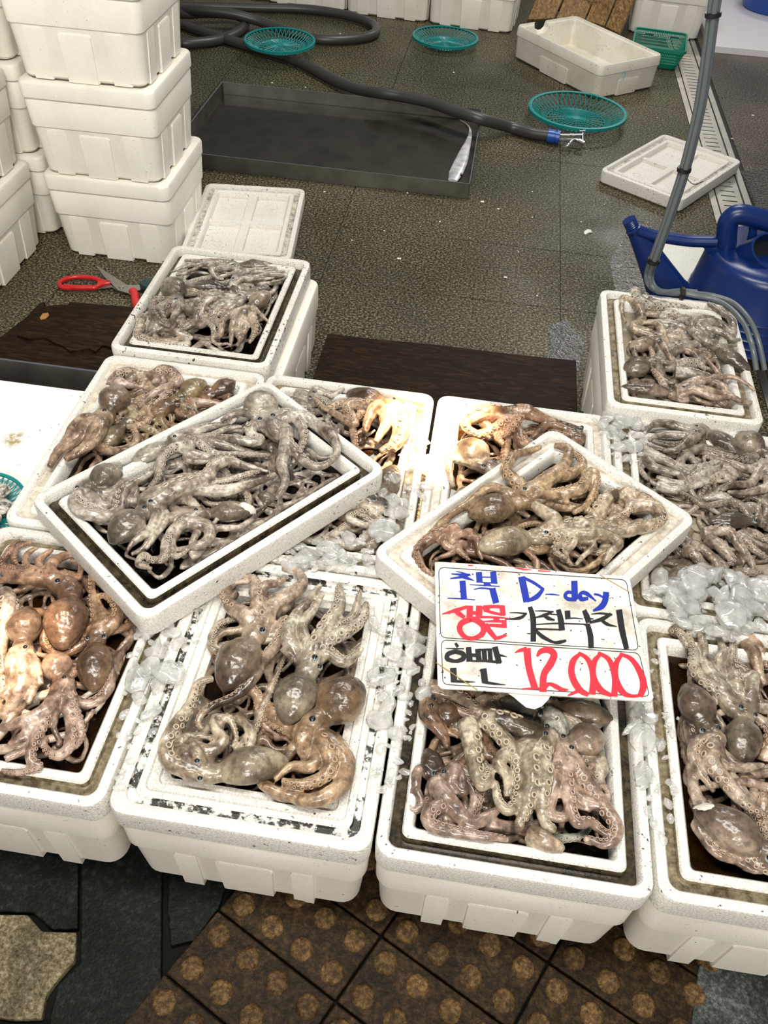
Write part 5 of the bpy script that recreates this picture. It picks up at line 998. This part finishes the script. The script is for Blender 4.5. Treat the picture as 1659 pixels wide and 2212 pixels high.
octopus('B12', 'q5', (960, 1400), (1000, 1380), 50, [([(680, 1332), (740, 1272), (830, 1288), (870, 1252)], 76), ([(720, 1412), (800, 1382), (860, 1342)], 56), ([(840, 1502), (850, 1402), (872, 1332)], 76, 1), ([(750, 422), (800, 562), (860, 682)], 96), ([(760, 382), (850, 482), (885, 562)], 84, 1), ([(700, 1400), (680, 1460), (740, 1500)], 60), ([(870, 1160), (890, 1000), (900, 860)], 80, 1)], 'brownish octopus arms along the right photo edge in the rightmost tray', BRN, 1, hide=True)

# animals lying underneath: only loops of their arms show between the others
def buried(box, spots, tone, where):  # tones darkened somewhat, putting shade under the heap into the colour
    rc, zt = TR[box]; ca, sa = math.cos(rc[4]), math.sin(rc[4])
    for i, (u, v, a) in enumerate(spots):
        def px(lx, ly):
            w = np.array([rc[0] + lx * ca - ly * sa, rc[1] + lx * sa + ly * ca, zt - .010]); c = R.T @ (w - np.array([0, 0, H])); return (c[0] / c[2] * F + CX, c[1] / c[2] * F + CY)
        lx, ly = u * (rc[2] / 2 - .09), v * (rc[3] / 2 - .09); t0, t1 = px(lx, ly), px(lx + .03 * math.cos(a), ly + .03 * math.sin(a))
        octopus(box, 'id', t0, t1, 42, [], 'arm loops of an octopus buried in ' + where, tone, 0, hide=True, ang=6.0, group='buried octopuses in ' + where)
CROP['id'] = lambda q: q
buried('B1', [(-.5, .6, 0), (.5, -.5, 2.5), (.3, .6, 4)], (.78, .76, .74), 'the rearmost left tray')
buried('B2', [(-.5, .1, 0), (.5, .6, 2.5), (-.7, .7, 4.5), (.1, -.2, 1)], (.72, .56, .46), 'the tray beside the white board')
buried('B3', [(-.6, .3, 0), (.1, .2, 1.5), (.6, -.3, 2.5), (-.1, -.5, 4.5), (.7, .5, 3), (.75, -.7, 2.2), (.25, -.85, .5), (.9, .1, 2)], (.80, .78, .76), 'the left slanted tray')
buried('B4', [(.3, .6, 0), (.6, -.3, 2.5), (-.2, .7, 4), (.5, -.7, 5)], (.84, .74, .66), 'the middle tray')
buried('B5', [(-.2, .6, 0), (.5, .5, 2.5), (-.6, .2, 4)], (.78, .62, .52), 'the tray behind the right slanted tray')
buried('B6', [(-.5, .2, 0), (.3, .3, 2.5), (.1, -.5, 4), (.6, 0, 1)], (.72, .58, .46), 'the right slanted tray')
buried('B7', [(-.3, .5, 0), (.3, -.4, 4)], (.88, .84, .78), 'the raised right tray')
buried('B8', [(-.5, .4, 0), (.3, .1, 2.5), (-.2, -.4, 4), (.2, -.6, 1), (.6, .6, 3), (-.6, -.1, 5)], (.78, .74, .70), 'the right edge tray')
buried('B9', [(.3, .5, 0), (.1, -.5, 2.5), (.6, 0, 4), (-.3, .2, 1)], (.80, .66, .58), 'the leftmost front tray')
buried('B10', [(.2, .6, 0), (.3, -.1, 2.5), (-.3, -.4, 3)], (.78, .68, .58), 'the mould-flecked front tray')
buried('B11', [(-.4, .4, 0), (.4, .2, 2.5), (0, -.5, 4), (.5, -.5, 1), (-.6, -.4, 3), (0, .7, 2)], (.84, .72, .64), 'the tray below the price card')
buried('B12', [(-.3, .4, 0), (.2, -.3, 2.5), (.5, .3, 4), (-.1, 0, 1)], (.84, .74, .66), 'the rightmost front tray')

# ---------------------------------------------------------------- murky water in the trays
WATER = {'B1': ('water_dark', 'dark water in the rearmost left tray'), 'B2': ('water_dark', 'brown water in the tray beside the white board'), 'B3': ('water_dark', 'dark water in the left slanted tray'), 'B4': ('water_dark', 'brown water in the middle tray'), 'B5': ('water_dark', 'brown water in the tray behind the right slanted tray'),
         'B6': ('water_dark', 'brown water in the right slanted tray'), 'B7': ('water_clear', 'clear shiny water in the raised right tray'), 'B8': ('water_clear', 'clear shiny water in the right edge tray'), 'B9': ('water_dark', 'brown water in the leftmost front tray'), 'B10': ('water_dark', 'brown water in the mould-flecked front tray'),
         'B11': ('water_dark', 'dark water in the tray below the price card'), 'B12': ('water_dark', 'brown water in the rightmost front tray')}
for k, (mt, lb) in WATER.items():
    rc, zt = TR[k]; ins = .0755 if k == 'B10' else .0555; z = zt - (.027 if k in ('B7', 'B8') else .0315)
    m = MB(); r_ = rrect(rc[2] - 2 * ins, rc[3] - 2 * ins, .006, 0); m.add(r_, [tuple(range(len(r_)))])
    tag(m.build('water', mt, loc=(rc[0], rc[1], z), rotz=rc[4]), lb, 'water', kind='stuff')

# ---------------------------------------------------------------- melting ice
def ice_shape(seed, sub=2):
    bm = bmesh.new(); bmesh.ops.create_icosphere(bm, subdivisions=sub, radius=1); r_ = random.Random(seed)
    sx, sy, sz = r_.uniform(.9, 1.6), r_.uniform(.65, 1.1), r_.uniform(.40, .7); off = Vector((seed * 3.1, seed * 1.7, seed))
    pl = [Vector((r_.gauss(0, 1), r_.gauss(0, 1), r_.gauss(0, .8))).normalized() for _ in range(11)]; cut = [r_.uniform(.38, .78) for _ in range(11)]
    for v in bm.verts:
        p = v.co.copy() * (1 + .22 * noise.noise(v.co * 1.9 + off))
        for n_, c_ in zip(pl, cut):
            d = p.dot(n_)
            if d > c_: p -= n_ * (d - c_) * .94
        v.co = Vector((p.x * sx, p.y * sy, p.z * sz))
    for f_ in bm.faces: f_.smooth = True
    me = bpy.data.meshes.new('ice_chunk'); bm.to_mesh(me); bm.free(); me.materials.append(MAT['ice']); return me
SHAPES = [ice_shape(k + 1, 3) for k in range(9)]
def inpoly(p, poly):
    c = False; n = len(poly)
    for i in range(n):
        (x1, y1), (x2, y2) = poly[i], poly[i - 1]
        if (y1 > p[1]) != (y2 > p[1]) and p[0] < (x2 - x1) * (p[1] - y1) / (y2 - y1 + 1e-9) + x1: c = not c
    return c
def ice(poly, n, r0, r1, z, label, seed, zv=.006):
    r_ = random.Random(seed); xs = [p[0] for p in poly]; ys = [p[1] for p in poly]; k = 0; tries = 0
    while k < n and tries < 4000:
        tries += 1
        q = (r_.uniform(min(xs), max(xs)), r_.uniform(min(ys), max(ys)))
        if not inpoly(q, poly): continue
        s = r_.uniform(r0, r1) * 1.35; w = P(q[0], q[1], z)
        o = bpy.data.objects.new('ice_chunk', SHAPES[r_.randrange(9)]); COL.objects.link(o); o.location = (w[0], w[1], z + s * .35 + r_.uniform(0, zv)); o.scale = (s, s, s); o.rotation_euler = (r_.uniform(-.4, .4), r_.uniform(-.4, .4), r_.uniform(0, 6.28))
        tag(o, label, 'ice', label.replace('clear melting ice chunk', 'ice chunks')); k += 1
def slush(poly, n, r0, r1, z, label, seed):
    r_ = random.Random(seed); xs = [p[0] for p in poly]; ys = [p[1] for p in poly]; m = MB(); k = 0
    base = []
    for me in [ice_shape(40 + i, 2) for i in range(3)]: base.append((np.array([v.co[:] for v in me.vertices]), [tuple(p.vertices) for p in me.polygons]))
    while k < n:
        q = (r_.uniform(min(xs), max(xs)), r_.uniform(min(ys), max(ys)))
        if not inpoly(q, poly): continue
        s = r_.uniform(r0, r1) * 1.4; w = P(q[0], q[1], z); v, f_ = base[k % 3]; a_ = r_.uniform(0, 6.28); rot = np.array([[math.cos(a_), -math.sin(a_), 0], [math.sin(a_), math.cos(a_), 0], [0, 0, 1]])
        m.add(v @ rot.T * s + np.array([w[0], w[1], z + s * .3 + r_.uniform(0, .006)]), f_); k += 1
    tag(m.build('crushed_ice', 'ice', smooth=35), label, 'ice', kind='stuff')
ZI = ZT - .004
ice([(1400, 1262), (1480, 1235), (1659, 1268), (1659, 1370), (1560, 1388), (1440, 1345)], 40, .014, .026, ZI + .004, 'clear melting ice chunk heaped behind the rightmost front tray', 1, .02)
slush([(1390, 1275), (1480, 1230), (1659, 1262), (1659, 1385), (1540, 1395), (1430, 1345)], 130, .004, .010, ZI + .004, 'crushed ice heaped behind the rightmost front tray', 2)
ice([(838, 1030), (960, 960), (1000, 1000), (880, 1120), (820, 1185), (790, 1180)], 22, .008, .018, ZI, 'clear melting ice chunk in the gap between the two slanted trays', 3)
slush([(838, 1010), (900, 930), (990, 960), (900, 1110), (800, 1190), (770, 1180)], 70, .003, .008, ZI, 'crushed ice in the gap between the two slanted trays', 4)
ice([(590, 1200), (700, 1155), (800, 1175), (790, 1240), (620, 1240)], 18, .009, .020, ZI, 'clear melting ice chunk behind the mould-flecked front tray', 5)
slush([(560, 1215), (700, 1150), (815, 1165), (800, 1250), (600, 1245)], 60, .003, .008, ZI, 'crushed ice behind the mould-flecked front tray', 6)
ice([(290, 1370), (420, 1285), (470, 1310), (400, 1420), (330, 1560), (290, 1500)], 20, .008, .019, ZI, 'clear melting ice chunk on the left rim of the mould-flecked front tray', 7)
slush([(270, 1390), (430, 1275), (480, 1310), (390, 1440), (310, 1650), (250, 1720)], 60, .003, .008, ZI, 'crushed ice on the left rim of the mould-flecked front tray', 8)
ice([(800, 1330), (900, 1350), (925, 1500), (900, 1600), (800, 1620)], 26, .007, .017, ZI, 'clear melting ice chunk left of the price card', 9)
slush([(795, 1310), (915, 1350), (930, 1500), (900, 1650), (820, 1730), (790, 1600)], 70, .003, .008, ZI, 'crushed ice left of the price card', 10)
ice([(1330, 1520), (1410, 1520), (1450, 1640), (1440, 1800), (1400, 1810)], 16, .007, .015, ZI, 'clear melting ice chunk between the two right front trays', 11)
slush([(1385, 1400), (1430, 1390), (1470, 1600), (1440, 1850), (1360, 1700)], 50, .003, .007, ZI, 'crushed ice between the two right front trays', 12)
ice([(1290, 905), (1400, 895), (1480, 900), (1400, 930), (1370, 1010), (1320, 985)], 18, .008, .017, ZI, 'clear melting ice chunk in front of the raised right tray', 13)
slush([(1260, 890), (1400, 890), (1540, 905), (1400, 935), (1380, 1015), (1310, 985)], 60, .003, .008, ZI, 'crushed ice in front of the raised right tray', 14)
